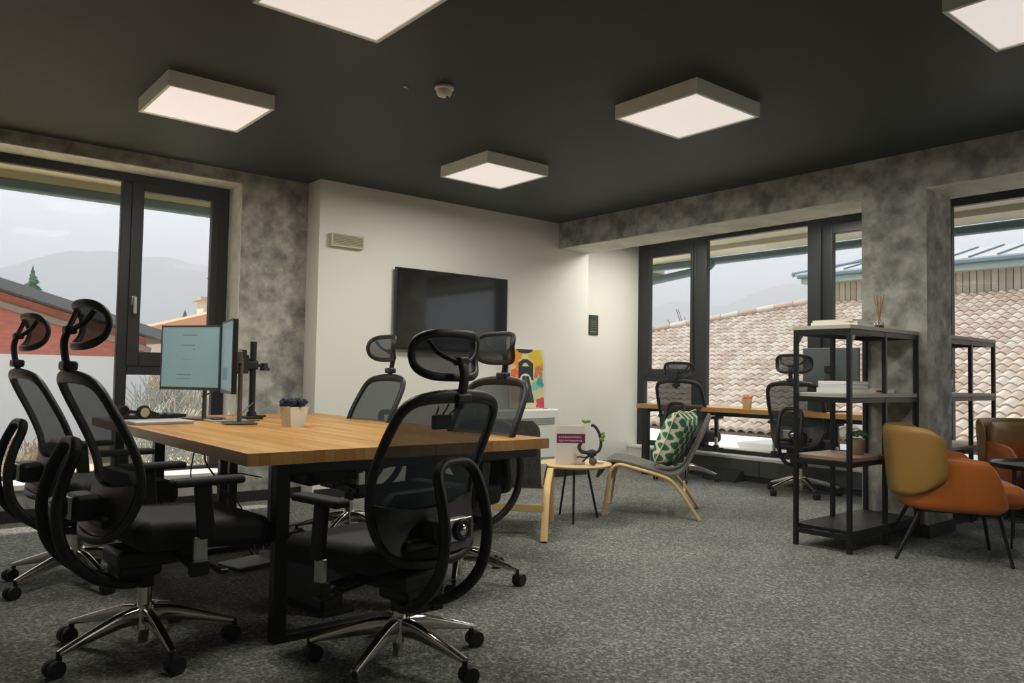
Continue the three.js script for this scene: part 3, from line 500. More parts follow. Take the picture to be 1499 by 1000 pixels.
// ---------------------------------------------------------------- mesh office chair
function makeChair() {
  const o = thing('office_chair', '', 'chair');
  const mir = (pts) => [...pts, ...pts.slice(1, -1).reverse().map(([x, y, z]) => [-x, y, z])];
  for (let i = 0; i < 5; i++) {
    const a = i / 5 * 2 * Math.PI, dir = (r, y) => [Math.sin(a) * r, y, Math.cos(a) * r], side = [Math.cos(a), 0, -Math.sin(a)];
    const l = mesh('base_leg', sweep([dir(0.02, 0.135), dir(0.10, 0.132), dir(0.22, 0.105), dir(0.325, 0.078)], { n: 14, m: 12, a: (t) => 0.020 - 0.007 * t, b: (t) => 0.036 - 0.026 * t, ref: side, p: 3.2 }), M.chrome, o, 'polished chrome base leg');
    const c = dir(0.325, 0), w = (s) => new THREE.CylinderGeometry(0.030, 0.030, 0.019, 18).rotateZ(Math.PI / 2).translate(s * 0.0145, 0.030, 0.012);
    const hood = new THREE.SphereGeometry(0.029, 14, 8, 0, 6.283, 0, 1.5).scale(0.75, 1, 1).translate(0, 0.031, 0.008);
    mesh('caster', merge([w(1), w(-1), hood, cyl(0.010, 0.010, 0.03, 0, 0.068, -0.004, 10)]).rotateY(a * 1.7 + i).translate(...c), M.rubber, l, 'black twin wheel caster');
  }
  mesh('hub', [cyl(0.036, 0.040, 0.085, 0, 0.128, 0, 24), cyl(0.026, 0.026, 0.10, 0, 0.21, 0, 20), cyl(0.022, 0.018, 0.06, 0, 0.06, 0, 16)], M.chrome, o, 'chrome hub');
  mesh('gas_lift', cyl(0.031, 0.031, 0.12, 0, 0.30, 0, 20), M.black, o);
  mesh('mechanism', [rb(0.20, 0.07, 0.30, 0.02, 0, 0.365, -0.02), rb(0.15, 0.06, 0.16, 0.02, 0, 0.32, 0.04), rb(0.34, 0.035, 0.10, 0.012, 0, 0.385, -0.12), rod([0.1, 0.35, -0.12], [0.30, 0.335, -0.16], 0.008), rb(0.07, 0.02, 0.035, 0.008, 0.31, 0.334, -0.16), rod([-0.1, 0.35, -0.06], [-0.28, 0.33, -0.06], 0.008), rb(0.06, 0.02, 0.03, 0.008, -0.29, 0.33, -0.06)], M.black, o);
  const seat = new RoundedBoxGeometry(0.50, 0.10, 0.52, 6, 0.045).translate(0, 0.46, -0.15);
  mesh('seat', deform(seat, (x, y, z) => { const f = Math.max(0, (-z - 0.22) / 0.19), e = 1 - 0.12 * Math.max(0, (z + 0.0) / 0.1) ** 2; return [x * e * (1 - 0.05 * f * f), y - 0.045 * f * f + 0.018 * (y > 0.46 ? 4 * x * x / 0.06 * 0.25 : 0), z]; }), M.blackSeat, o);
  // bent loop that carries the back
  mesh('support_loop', sweep(mir([[0, 0.805, 0.272], [0.055, 0.80, 0.274], [0.092, 0.765, 0.285], [0.102, 0.68, 0.318], [0.104, 0.57, 0.338], [0.104, 0.45, 0.318], [0.10, 0.36, 0.255], [0.085, 0.295, 0.16], [0.05, 0.268, 0.07], [0, 0.262, 0.04]]), { n: 96, m: 12, a: 0.021, b: 0.0165, closed: true, ref: [0, 0.25, 1], p: 2.4 }), M.black, o);
  const prof = (y) => { const k = [[0.44, 0.185], [0.50, 0.152], [0.56, 0.125], [0.64, 0.105], [0.72, 0.118], [0.82, 0.16], [0.92, 0.212], [1.0, 0.25], [1.05, 0.268]]; let i = 0; while (i < k.length - 2 && k[i + 1][0] < y) i++; const t = (y - k[i][0]) / (k[i + 1][0] - k[i][0]); return k[i][1] + (k[i + 1][1] - k[i][1]) * t; };
  const ring = [[0, 1.038], [0.11, 1.034], [0.19, 1.018], [0.228, 0.985], [0.243, 0.93], [0.250, 0.86], [0.252, 0.78], [0.246, 0.70], [0.238, 0.62], [0.222, 0.54], [0.18, 0.48], [0.10, 0.455], [0, 0.45]].map(([x, y]) => [x, y, prof(y) + 0.03 - 0.5 * x * x]);
  mesh('back_frame', sweep(mir(ring), { n: 120, m: 12, a: 0.016, b: (t) => 0.017 + 0.008 * Math.exp(-((Math.min(t, 1 - t) / 0.1) ** 2)), closed: true, ref: [0, 0, 1], p: 2.3 }), M.black, o);
  const half = (y) => { const k = [[0.45, 0.12], [0.5, 0.2], [0.54, 0.222], [0.62, 0.235], [0.70, 0.246], [0.86, 0.250], [0.93, 0.243], [0.985, 0.228], [1.018, 0.19], [1.034, 0.11]]; let i = 0; while (i < k.length - 2 && k[i + 1][0] < y) i++; const t = (y - k[i][0]) / (k[i + 1][0] - k[i][0]); return k[i][1] + (k[i + 1][1] - k[i][1]) * t; };
  mesh('back_net', slab((u, v) => { const y = 0.64 + 0.392 * v, x = (u * 2 - 1) * half(y); return [x, y, prof(y) + 0.03 - 0.5 * x * x + 0.004]; }, 16, 16, 0.003), M.netting, o, 'see-through mesh back');
  mesh('lumbar_shell', slab((u, v) => { const s = u * 2 - 1, y = 0.475 + v * (0.155 + 0.035 * s * s), x = s * half(y); return [x, y, prof(y) + 0.045 - 0.55 * x * x]; }, 20, 6, 0.014), M.black, o);
  mesh('lumbar_cushion', slab((u, v) => { const s = u * 2 - 1, y = 0.50 + v * 0.19, x = s * 0.19 * (1 - 0.25 * (2 * v - 1) ** 2); return [x, y, prof(y) + 0.0 - 0.25 * x * x]; }, 14, 8, 0.03), M.blackSeat, o);
  mesh('loop_bracket', [rb(0.165, 0.095, 0.11, 0.03, 0, 0.567, 0.232), rb(0.30, 0.04, 0.04, 0.015, 0, 0.52, 0.19)], M.black, o);
  const bd = mesh('badge', rb(0.15, 0.078, 0.012, 0.005, 0, 0.572, 0.288), M.silver, o, 'silver badge plate');
  mesh('knob', [new THREE.TorusGeometry(0.030, 0.010, 8, 24).translate(0.016, 0.572, 0.299), cyl(0.028, 0.028, 0.018, 0, 0, 0, 20).rotateX(Math.PI / 2).translate(0.016, 0.572, 0.296)], M.black, bd, 'black tension knob'); mesh('knob_cap', new THREE.SphereGeometry(0.021, 16, 10).scale(1, 1, 0.45).translate(0.016, 0.572, 0.306), M.chrome, bd, 'shiny knob cap');
  // headrest
  const hz = (x, dy) => 0.232 + 6 * dy * dy - 0.9 * x * x, rg = []; for (let i = 0; i < 24; i++) { const a = i / 24 * 6.2832, c = Math.cos(a), s = Math.sin(a), x = 0.158 * Math.sign(c) * Math.abs(c) ** 0.55 * (1 + 0.03 * s), dy = 0.078 * Math.sign(s) * Math.abs(s) ** 0.6; rg.push([x, 1.185 + dy, hz(x, dy)]); }
  const hd = mesh('headrest', sweep(rg, { n: 80, m: 10, a: 0.011, b: 0.015, closed: true, ref: [0, 0, 1], p: 2.4 }), M.black, o);
  mesh('headrest_net', slab((u, v) => { const dy = (v * 2 - 1) * 0.077, x = (u * 2 - 1) * 0.157 * Math.pow(Math.max(0.001, 1 - Math.abs(v * 2 - 1) ** 3.3), 1 / 3.3); return [x, 1.185 + dy, hz(x, dy) + 0.002]; }, 12, 16, 0.003), M.netting, hd, 'see-through mesh');
  mesh('headrest_bracket', [sweep([[-0.115, 1.235, hz(0.115, 0.05) + 0.012], [-0.09, 1.195, 0.268], [-0.04, 1.168, 0.292], [0, 1.162, 0.298], [0.04, 1.168, 0.292], [0.09, 1.195, 0.268], [0.115, 1.235, hz(0.115, 0.05) + 0.012]], { n: 28, a: 0.010, b: 0.008, ref: [0, 0, 1], p: 2.5 }), sweep([[0, 1.0, 0.288], [0, 1.06, 0.305], [0, 1.12, 0.312], [0, 1.165, 0.300]], { n: 14, a: 0.012, b: 0.019, ref: [0, 0, 1], p: 3 }), rb(0.05, 0.03, 0.04, 0.008, 0, 1.165, 0.295), rb(0.075, 0.035, 0.05, 0.01, 0, 1.035, 0.295)], M.black, hd);
  for (const s of [-1, 1]) {
    const a = mesh('armrest', [rb(0.034, 0.20, 0.062, 0.012, 0, 0, 0).applyMatrix4(new THREE.Matrix4().makeRotationX(0.10)).translate(s * 0.29, 0.55, -0.10), rb(0.045, 0.06, 0.07, 0.012, s * 0.29, 0.35, -0.085), sweep([[s * 0.29, 0.34, -0.085], [s * 0.24, 0.352, -0.09], [s * 0.10, 0.365, -0.09]], { n: 10, a: 0.03, b: 0.012, ref: [0, 0, 1], p: 3 })], M.black, o);
    mesh('arm_post', rb(0.026, 0.09, 0.05, 0.008, s * 0.29, 0.415, -0.088), M.silver, a, 'silver adjustment post');
    mesh('arm_pad', deform(new RoundedBoxGeometry(0.088, 0.028, 0.27, 4, 0.013).translate(s * 0.285, 0.668, -0.11), (x, y, z) => [s * 0.285 + (x - s * 0.285) * (1 - 0.3 * ((z + 0.11) / 0.135) ** 4), y - 0.5 * (z + 0.11) ** 2, z]), M.blackMatte, a, 'soft black arm pad');
  }
  return o;
}
const chair0 = makeChair();
let chairUsed = false;
function chair(x, z, face, lift, label, spin = 0, sink = 0) { // face: compass angle in degrees from -z towards +x
  const turn = -face * D2R; let c;
  if (!chairUsed) { c = chair0; c.position.set(x, 0, z); c.rotation.y = turn; chairUsed = true; } else c = dup(chair0, [x, 0, z], turn);
  tag(c, label, 'chair', 'black mesh office chairs');
  c.children.forEach((q) => { if (q.name === 'base_leg' || q.name === 'hub') q.rotation.y = spin * D2R; else q.position.y = (q.name === 'headrest' ? lift : 0) - sink; });
  return c;
}
const C1 = chair(1.565, -2.52, -10, -0.005, 'black mesh office chair at the desk end with a small black box behind its backrest', 76, 0.045);
const C2 = chair(0.865, -3.22, 86, 0.04, 'black mesh office chair beside the desk corner, next to the steel loop leg', 16);
const C3 = chair(0.86, -4.42, 84, 0.05, 'black mesh office chair by the window, in front of the headphones and keyboard', 24);
const C4 = chair(2.47, -4.62, -92, 0.05, 'black mesh office chair across the desk behind the blue flower pot', 0);
const C5 = chair(2.43, -3.34, -94, 0.03, 'black mesh office chair tucked under desk in front of the painting', 10);
const C6 = chair(6.72, -5.20, 74, -0.04, 'black mesh office chair at the window counter behind the green cushion', 20);
const C7 = chair(6.80, -3.93, 78, 0.03, 'black mesh office chair at the window counter behind the shelf rack', 40);
{
  const t = mesh('hang_tag', [rb(0.085, 0.05, 0.02, 0.004, -0.03, 0.945, 0.235), rod([-0.06, 0.965, 0.235], [-0.075, 1.0, 0.265], 0.003), rod([-0.03, 0.965, 0.235], [-0.03, 1.01, 0.27], 0.003), rod([0.0, 0.965, 0.235], [0.02, 1.0, 0.265], 0.003)], M.black, C1, 'small black box strapped behind the backrest'); t.position.y = -0.045;
}

// ---------------------------------------------------------------- desk objects
function monitor(name, label, cx, cz, yc, w, h, nx, nz, lines) {
  const o = thing(name, label, 'monitor', [cx, 0.75, cz], Math.atan2(nx, nz)), y = yc - 0.75;
  mesh('casing', rb(w, h, 0.028, 0.006, 0, y, -0.012), M.black, o);
  mesh('bezel', [bx(-w / 2, w / 2, y + h / 2 - 0.012, y + h / 2, 0.002, 0.006), bx(-w / 2, w / 2, y - h / 2, y - h / 2 + 0.018, 0.002, 0.006), bx(-w / 2, -w / 2 + 0.01, y - h / 2, y + h / 2, 0.002, 0.006), bx(w / 2 - 0.01, w / 2, y - h / 2, y + h / 2, 0.002, 0.006)], std({ color: 0x5a6468, roughness: 0.4, metalness: 0.5 }), o, 'grey bezel');
  const cv = document.createElement('canvas'); cv.width = 256; cv.height = 224; const c = cv.getContext('2d'); c.fillStyle = '#86a2a4'; c.fillRect(0, 0, 256, 224);
  c.fillStyle = '#5f7d84'; for (const [x, yy, ww, hh] of lines) c.fillRect(x, yy, ww, hh);
  const t = new THREE.CanvasTexture(cv); t.colorSpace = THREE.SRGBColorSpace;
  mesh('screen', new THREE.BoxGeometry(w - 0.02, h - 0.03, 0.003).translate(0, y + 0.003, 0.003), phy({ map: t, roughness: 0.25, emissive: new THREE.Color(1, 1, 1), emissiveMap: t, emissiveIntensity: 0.35 }), o, 'pale grey lit screen');
  mesh('stand', [cyl(0.014, 0.014, y - 0.02, 0.06, (y - 0.02) / 2 + 0.01, -0.07), rb(0.2, 0.014, 0.18, 0.005, 0.06, 0.007, -0.07), rb(0.08, 0.08, 0.06, 0.01, 0.05, y, -0.045)], std({ color: 0x6f6a66, roughness: 0.35, metalness: 0.7 }), o, 'metal stand');
}
monitor('computer_monitor', 'grey monitor with pale screen of text, facing the desk chairs', 1.60, -5.13, 1.145, 0.46, 0.41, -0.85, 0.53, [[92, 28, 66, 4], [88, 66, 60, 3], [140, 82, 10, 3], [70, 176, 66, 4], [70, 192, 66, 2], [90, 120, 50, 1]]);
monitor('computer_monitor', 'pale screen monitor turned edge on beside the black pole', 1.685, -4.715, 1.15, 0.44, 0.44, -0.98, -0.2, [[40, 150, 120, 40]]);
{
  const o = thing('monitor_arm', 'black clamp pole with empty monitor mount on the desk', 'monitor arm', [1.99, 0.75, -5.09]);
  mesh('pole', cyl(0.021, 0.021, 0.50, 0, 0.26, 0), M.black, o); mesh('clamp_base', [rb(0.11, 0.02, 0.13, 0.005, 0, 0.01, 0), cyl(0.03, 0.034, 0.03, 0, 0.033, 0), rb(0.05, 0.012, 0.05, 0.004, 0.05, 0.02, 0.04)], M.black, o);
  mesh('mount', [rb(0.09, 0.09, 0.06, 0.008, -0.08, 0.36, 0.01), cyl(0.026, 0.026, 0.13, -0.075, 0.39, 0.01), rb(0.08, 0.05, 0.05, 0.008, -0.02, 0.355, 0.02), rb(0.12, 0.12, 0.012, 0.003, -0.11, 0.36, 0.05), cyl(0.032, 0.032, 0.06, 0, 0.355, 0)], M.black, o);
  mesh('clamp_knob', [cyl(0.022, 0.028, 0.05, 0.065, 0.345, 0.03), rod([0.0, 0.35, 0.02], [0.08, 0.36, 0.03], 0.01), rb(0.05, 0.02, 0.03, 0.008, 0.08, 0.33, 0.02)], M.black, o, 'black clamp knob');
  const f = thing('flower_pot', 'small white square pot of dark blue flowers on desk', 'pot', [1.93, 0.75, -4.30]);
  const pg = new THREE.CylinderGeometry(0.085, 0.062, 0.115, 4, 1).rotateY(Math.PI / 4 + 0.15).translate(0, 0.0575, 0).toNonIndexed(); pg.computeVertexNormals(); mesh('pot', pg, M.pot, f, 'white tapered pot');
  const fg = []; for (let i = 0; i < 70; i++) { const a = rr(0, 6.283), q = 0.072 * Math.sqrt(rnd()); fg.push(new THREE.IcosahedronGeometry(rr(0.010, 0.018), 0).translate(Math.cos(a) * q, rr(0.118, 0.155), Math.sin(a) * q)); } mesh('flowers', fg, std({ color: 0x1a2142, roughness: 0.8 }), f, 'dark blue flower heads');
  const k = thing('keyboard', 'dark computer keyboard with pale keys below the monitors', 'keyboard', [1.44, 0.75, -5.42], 0.25);
  mesh('body', rb(0.44, 0.02, 0.15, 0.005, 0, 0.013, 0), M.blackMatte, k); const kw = 0.0265, kg = rb(kw - 0.004, 0.008, 0.021, 0.002, 0, 0, 0, 1), km = std({ color: 0x80858a, roughness: 0.6 }); for (let r = 0; r < 5; r++) for (let c = 0; c < 15; c++) { const m = mesh('key', kg, (c + r) % 7 === 0 ? M.blackMatte : km, k); m.position.set(-0.19 + c * kw, 0.026, -0.052 + r * 0.026); }
  const h = thing('headphones', 'black over-ear headphones with beige ear cup on the wooden desk', 'headphones', [1.27, 0.76, -5.17], 0.3);
  for (const s of [-1, 1]) { const c = mesh('ear_cup', new THREE.SphereGeometry(0.042, 20, 14).scale(1, 1, 0.42).translate(s * 0.04 - 0.02, 0.045, s * 0.045 + 0.05), M.black, h); mesh('ear_pad', new THREE.TorusGeometry(0.032, 0.012, 8, 20).translate(s * 0.04 - 0.02, 0.045, s * 0.045 + 0.062), M.blackMatte, c); if (s > 0) mesh('cup_face', cyl(0.03, 0.03, 0.01, 0, 0, 0, 20).rotateX(Math.PI / 2).translate(0.02, 0.045, 0.113), std({ color: 0xb5a78b, roughness: 0.5 }), c, 'beige ear cup face'); }
  mesh('headband', sweep([[-0.06, 0.06, 0.0], [0.02, 0.045, -0.06], [0.12, 0.03, -0.05], [0.17, 0.02, 0.02], [0.12, 0.03, 0.08], [0.03, 0.055, 0.10]], { n: 30, a: 0.011, b: 0.006, ref: [0, 1, 0] }), M.black, h);
  const lp = thing('laptop', 'closed pale grey laptop lying at the desk edge', 'laptop', [1.345, 0.75, -4.86], 0.05); mesh('lid', rb(0.33, 0.010, 0.24, 0.004, 0, 0.015, 0), std({ color: 0xc9ced0, roughness: 0.35, metalness: 0.4 }), lp); mesh('base', rb(0.33, 0.010, 0.24, 0.004, 0, 0.005, 0), std({ color: 0x9d9a90, roughness: 0.4, metalness: 0.4 }), lp);
  const tb = thing('tablet', 'flat silver tablet on the desk beside the black pole', 'tablet', [1.76, 0.75, -4.925], 0.1); mesh('body', rb(0.22, 0.012, 0.13, 0.004, 0, 0.006, 0), std({ color: 0xc2cacd, roughness: 0.35, metalness: 0.4 }), tb); mesh('glass', bx(-0.10, 0.10, 0.012, 0.013, -0.055, 0.055), M.screen, tb);
  const cb = (pts, r, m, label) => tag(mesh('cable', sweep(pts, { n: 60, m: 6, a: r, b: r, ref: [0.3, 0.2, 1] }), m), label, 'cable', 'cables at the wooden desk'); const cg = std({ color: 0x55585a, roughness: 0.6 });
  cb([[1.99, 0.86, -5.06], [1.90, 0.80, -5.0], [1.84, 0.755, -4.9], [1.95, 0.755, -4.85]], 0.004, cg, 'thin grey cable curling at the pole foot on desk');
  cb([[1.88, 1.05, -5.07], [1.80, 0.98, -5.06], [1.72, 0.93, -5.05], [1.66, 0.90, -5.08]], 0.005, cg, 'grey cable hanging between the pole mount and monitor');
  cb([[1.55, 0.69, -4.6], [1.53, 0.55, -4.58], [1.60, 0.42, -4.52], [1.66, 0.28, -4.45], [1.70, 0.10, -4.37], [1.72, 0.04, -4.32]], 0.005, M.black, 'black power cable hanging under the desk to the floor box');
  cb([[1.58, 0.69, -4.62], [1.62, 0.50, -4.56], [1.55, 0.44, -4.5], [1.68, 0.30, -4.42], [1.74, 0.04, -4.30]], 0.004, cg, 'grey looped cable hanging under the desk');
  cb([[1.50, 0.69, -4.64], [1.46, 0.45, -4.60], [1.56, 0.40, -4.60], [1.70, 0.46, -4.63], [1.90, 0.42, -4.66]], 0.004, M.black, 'black cable slung sideways under the desk to the steel leg');
  tag(mesh('cable', sweep([[1.74, 0.012, -4.28], [1.86, 0.012, -4.5], [2.02, 0.012, -4.9], [2.4, 0.012, -5.2]], { n: 30, m: 6, a: 0.006, b: 0.006, ref: [0, 1, 0.1] }), M.black), 'black cable lying on the carpet behind the floor box', 'cable', 'cables at the wooden desk');
  const fb = thing('floor_socket_box', 'flat silver floor socket box open on the carpet under desk', 'socket', [1.70, 0, -4.26], 0.25); mesh('lid', rb(0.25, 0.010, 0.19, 0.003, -0.03, 0.022, 0), std({ color: 0xd4d9da, roughness: 0.4, metalness: 0.3 }), fb, 'silver lid'); mesh('frame', rb(0.29, 0.016, 0.22, 0.003, 0, 0.008, 0), M.black, fb); mesh('plug', rb(0.05, 0.035, 0.04, 0.006, 0.09, 0.04, -0.02), std({ color: 0xb9bcbc }), fb);
  const pc = thing('computer_tower', 'black computer tower standing under the desk behind steel leg', 'computer', [1.62, 0, -3.36], 0.1); mesh('case', rb(0.10, 0.30, 0.36, 0.006, 0, 0.16, 0), M.black, pc); mesh('side_panel', bx(-0.054, -0.050, 0.03, 0.29, -0.16, 0.16), std({ color: 0x3a4142, roughness: 0.5 }), pc, 'grey side panel'); mesh('base', rb(0.16, 0.02, 0.40, 0.004, 0.02, 0.01, 0), M.blackMatte, pc);
}

// ---------------------------------------------------------------- lounge corner
function loungeChair(label, x, z, face) {
  const o = thing('lounge_chair', label, 'chair', [x, 0, z], -face * D2R, 'bentwood lounge chairs');
  for (const s of [-1, 1]) mesh('side_frame', sweep([[s * 0.295, 0.005, -0.345], [s * 0.295, 0.20, -0.315], [s * 0.295, 0.345, -0.29], [s * 0.295, 0.395, -0.235], [s * 0.295, 0.375, -0.12], [s * 0.295, 0.325, 0.08], [s * 0.295, 0.285, 0.17], [s * 0.295, 0.19, 0.25], [s * 0.295, 0.005, 0.375]], { n: 44, m: 8, a: 0.024, b: 0.013, ref: [1, 0, 0], p: 6, tension: 0.4 }), M.birch, o, 'pale bent birch leg frame');
  mesh('rear_rail', rb(0.57, 0.045, 0.02, 0.004, 0, 0.20, 0.262), M.birch, o); mesh('front_rail', rb(0.57, 0.05, 0.02, 0.004, 0, 0.30, -0.295), M.birch, o); mesh('seat_rail', rb(0.57, 0.02, 0.045, 0.004, 0, 0.315, 0.09), M.birch, o);
  const path = new THREE.CatmullRomCurve3([[0, 0.285, -0.40], [0, 0.375, -0.365], [0, 0.42, -0.29], [0, 0.405, -0.16], [0, 0.36, 0.02], [0, 0.325, 0.16], [0, 0.36, 0.25], [0, 0.50, 0.33], [0, 0.66, 0.405], [0, 0.785, 0.455]].map((p) => V(...p)));
  const w = (t) => 0.265 - 0.045 * Math.max(0, (t - 0.93) / 0.07) ** 2 - 0.02 * Math.max(0, (0.04 - t) / 0.04);
  mesh('sling', slab((u, v) => { const p = path.getPointAt(v); return [(u * 2 - 1) * w(v), p.y, p.z]; }, 6, 44, 0.018), M.sling, o, 'grey woven sling seat');
  const dots = []; for (let r = 0; r < 4; r++) for (let c = 0; c < 8; c++) { const t = 0.86 + r * 0.028, p = path.getPointAt(t), n = path.getTangentAt(t); dots.push(cyl(0.0065, 0.0065, 0.0205, 0, 0, 0, 8).applyQuaternion(new THREE.Quaternion().setFromUnitVectors(V(0, 1, 0), V(0, -n.z, n.y).normalize())).translate(-0.19 + c * 0.054 + (r % 2) * 0.02, p.y, p.z)); }
  mesh('eyelets', dots, std({ color: 0x8a8780, roughness: 0.9 }), o, 'rows of pale perforations').userData.kind = 'stuff';
  return o;
}
loungeChair('bentwood lounge chair holding the green patterned cushion', 4.87, -4.12, -38);
loungeChair('empty bentwood lounge chair between the wooden desk and round side table', 3.46, -4.22, 46);
{
  const t = thing('side_table', 'small round wooden side table on three thin black legs', 'table', [4.14, 0, -4.24]);
  mesh('top', lathe([[0, 0.395], [0.255, 0.395], [0.275, 0.402], [0.28, 0.412], [0.275, 0.42], [0, 0.42]], 48), std({ color: 0xd8b98a, roughness: 0.5 }), t, 'pale round wooden top');
  const R = [[0.04, -0.19], [-0.15, 0.15], [0.18, 0.06]]; for (const [x, z] of R) mesh('leg', rod([x * 0.55, 0.395, z * 0.55], [x * 1.05, 0, z * 1.05], 0.009), M.black, t);
  mesh('leg_plate', cyl(0.13, 0.13, 0.008, 0, 0.391, 0), M.black, t);
  const cv = document.createElement('canvas'); cv.width = 192; cv.height = 256; const c = cv.getContext('2d'); c.fillStyle = '#dcd4cc'; c.fillRect(0, 0, 192, 256); c.fillStyle = '#6d1c42'; c.fillRect(0, 52, 192, 62); c.fillStyle = '#c79ab0';
  for (const y of [68, 92]) { let x = 14; while (x < 160) { const w = 5 + hash(x, y, 2) * 9; c.fillRect(x, y, w, 9 + hash(x, y, 3) * 4); x += w + 3; } }
  const bt = new THREE.CanvasTexture(cv); bt.colorSpace = THREE.SRGBColorSpace;
  const b = thing('book', 'upright white book with a dark maroon title band on side table', 'book', [4.03, 0.42, -4.17], -0.62); b.rotation.x = 0;
  mesh('pages', rb(0.20, 0.275, 0.022, 0.002, 0, 0.1375, -0.002, 1), M.paper, b); mesh('front_cover', bx(-0.106, 0.106, 0, 0.283, 0.009, 0.011), std({ color: 0xdcd4cc }), b); mesh('cover_print', new THREE.BoxGeometry(0.21, 0.281, 0.0015).translate(0, 0.1415, 0.0118), std({ map: bt, roughness: 0.5 }), b, 'white cover with maroon band'); mesh('back_cover', bx(-0.106, 0.106, 0, 0.283, -0.016, -0.013), std({ color: 0xdcd4cc }), b); mesh('spine', bx(-0.109, -0.106, 0, 0.283, -0.016, 0.011), std({ color: 0xe4d8d6 }), b);
  const s = thing('sprig_vase', 'dark gnarled twig figure with leaves before the book', 'ornament', [4.09, 0.42, -4.04], -0.62); const dm = std({ color: 0x2a2722, roughness: 0.7 });
  mesh('body', new THREE.SphereGeometry(0.030, 14, 10).scale(1, 1, 0.9).translate(0.03, 0.032, 0), std({ color: 0x6a5b4c, roughness: 0.7 }), s, 'small round brown base');
  mesh('twigs', [sweep([[0.03, 0.05, 0], [0.0, 0.09, 0], [-0.05, 0.10, 0.005], [-0.072, 0.13, 0], [-0.06, 0.165, 0]], { n: 24, m: 7, a: 0.014, b: 0.014 }), new THREE.SphereGeometry(0.036, 12, 8).scale(1.1, 0.8, 0.8).translate(0.02, 0.09, 0), sweep([[0.02, 0.085, 0], [-0.03, 0.06, 0.01], [-0.07, 0.065, 0.01], [-0.09, 0.06, 0.01]], { n: 14, m: 6, a: 0.006, b: 0.006 }), sweep([[0.0, 0.07, 0], [-0.03, 0.045, 0.01], [-0.05, 0.03, 0.01]], { n: 10, m: 6, a: 0.006, b: 0.006 }), sweep([[0.03, 0.09, 0], [0.075, 0.11, 0], [0.09, 0.17, -0.01], [0.075, 0.24, -0.02], [0.045, 0.285, -0.03], [0.02, 0.29, -0.03]], { n: 26, m: 7, a: 0.011, b: 0.011 })], dm, s, 'dark curling twigs');
  for (const [x, y, z, r] of [[0.10, 0.23, -0.02, 0.4], [0.095, 0.19, 0.0, -0.5], [0.11, 0.205, -0.03, 1.0], [0.0, 0.318, -0.05, 0.1], [-0.03, 0.315, -0.05, -0.6]]) mesh('leaf', new THREE.SphereGeometry(0.022, 8, 6).scale(1, 0.5, 0.15).rotateZ(r).translate(x, y, z), std({ color: 0x7f9a3c, roughness: 0.7 }), s, 'green leaf');
  const pot = thing('coaster', 'tiny white dish at the side table edge', 'dish', [4.25, 0.42, -4.08]); mesh('dish', lathe([[0, 0.004], [0.02, 0.004], [0.028, 0.016], [0.03, 0.016], [0.024, 0], [0, 0]]), M.plasticWhite, pot); mesh('rim', new THREE.TorusGeometry(0.029, 0.002, 6, 20).rotateX(Math.PI / 2).translate(0, 0.016, 0), M.plasticWhite, pot);
}
{ // patterned cushion leaning on the sling back
  const cv = document.createElement('canvas'); cv.width = cv.height = 512; const c = cv.getContext('2d'); c.fillStyle = '#ded6c2'; c.fillRect(0, 0, 512, 512); c.fillStyle = '#2a7550';
  for (let r = -1; r < 5; r++) for (let i = 0; i < 10; i++) { const x = r * 122 + (i % 2 ? 52 : 0) + 40, y = i * 56 + 6; c.beginPath(); c.arc(x, y, 37, 0, 6.283); c.fill(); }
  const t = new THREE.CanvasTexture(cv); t.colorSpace = THREE.SRGBColorSpace;
  const o = thing('cushion', 'cream cushion with green wavy circles on the lounge chair', 'cushion', [4.87, 0, -4.12], 38 * D2R);
  const S = 0.22, bulge = (u, v) => 0.10 * Math.pow(Math.max(0, (1 - u ** 4) * (1 - v ** 4)), 0.5), face = (s) => { const g = new THREE.PlaneGeometry(2, 2, 22, 22), p = g.attributes.position; for (let i = 0; i < p.count; i++) { const u = p.getX(i), v = p.getY(i), k = 1 - 0.05 * (1 - u * u) * v * v - 0.05 * (1 - v * v) * u * u; p.setXYZ(i, u * S * k, v * S * k, s * bulge(u, v)); } if (s < 0) { const ix = g.index.array; for (let i = 0; i < ix.length; i += 3) [ix[i], ix[i + 1]] = [ix[i + 1], ix[i]]; } g.computeVertexNormals(); return g; };
  const pose = new THREE.Matrix4().makeRotationY(2.80).multiply(new THREE.Matrix4().makeRotationX(-0.42)).setPosition(0.0, 0.60, 0.195);
  mesh('cover', merge([face(1), face(-1)]).applyMatrix4(pose), std({ map: t, roughness: 0.95 }), o, 'cream cover printed with green circles');
  mesh('piping', sweep([[-S, -S, 0], [0, -S * 0.95, 0], [S, -S, 0], [S * 0.95, 0, 0], [S, S, 0], [0, S * 0.95, 0], [-S, S, 0], [-S * 0.95, 0, 0]], { n: 80, m: 6, a: 0.005, b: 0.005, closed: true, ref: [0, 0, 1] }).applyMatrix4(pose), std({ color: 0xd6cdb8, roughness: 0.95 }), o);
}

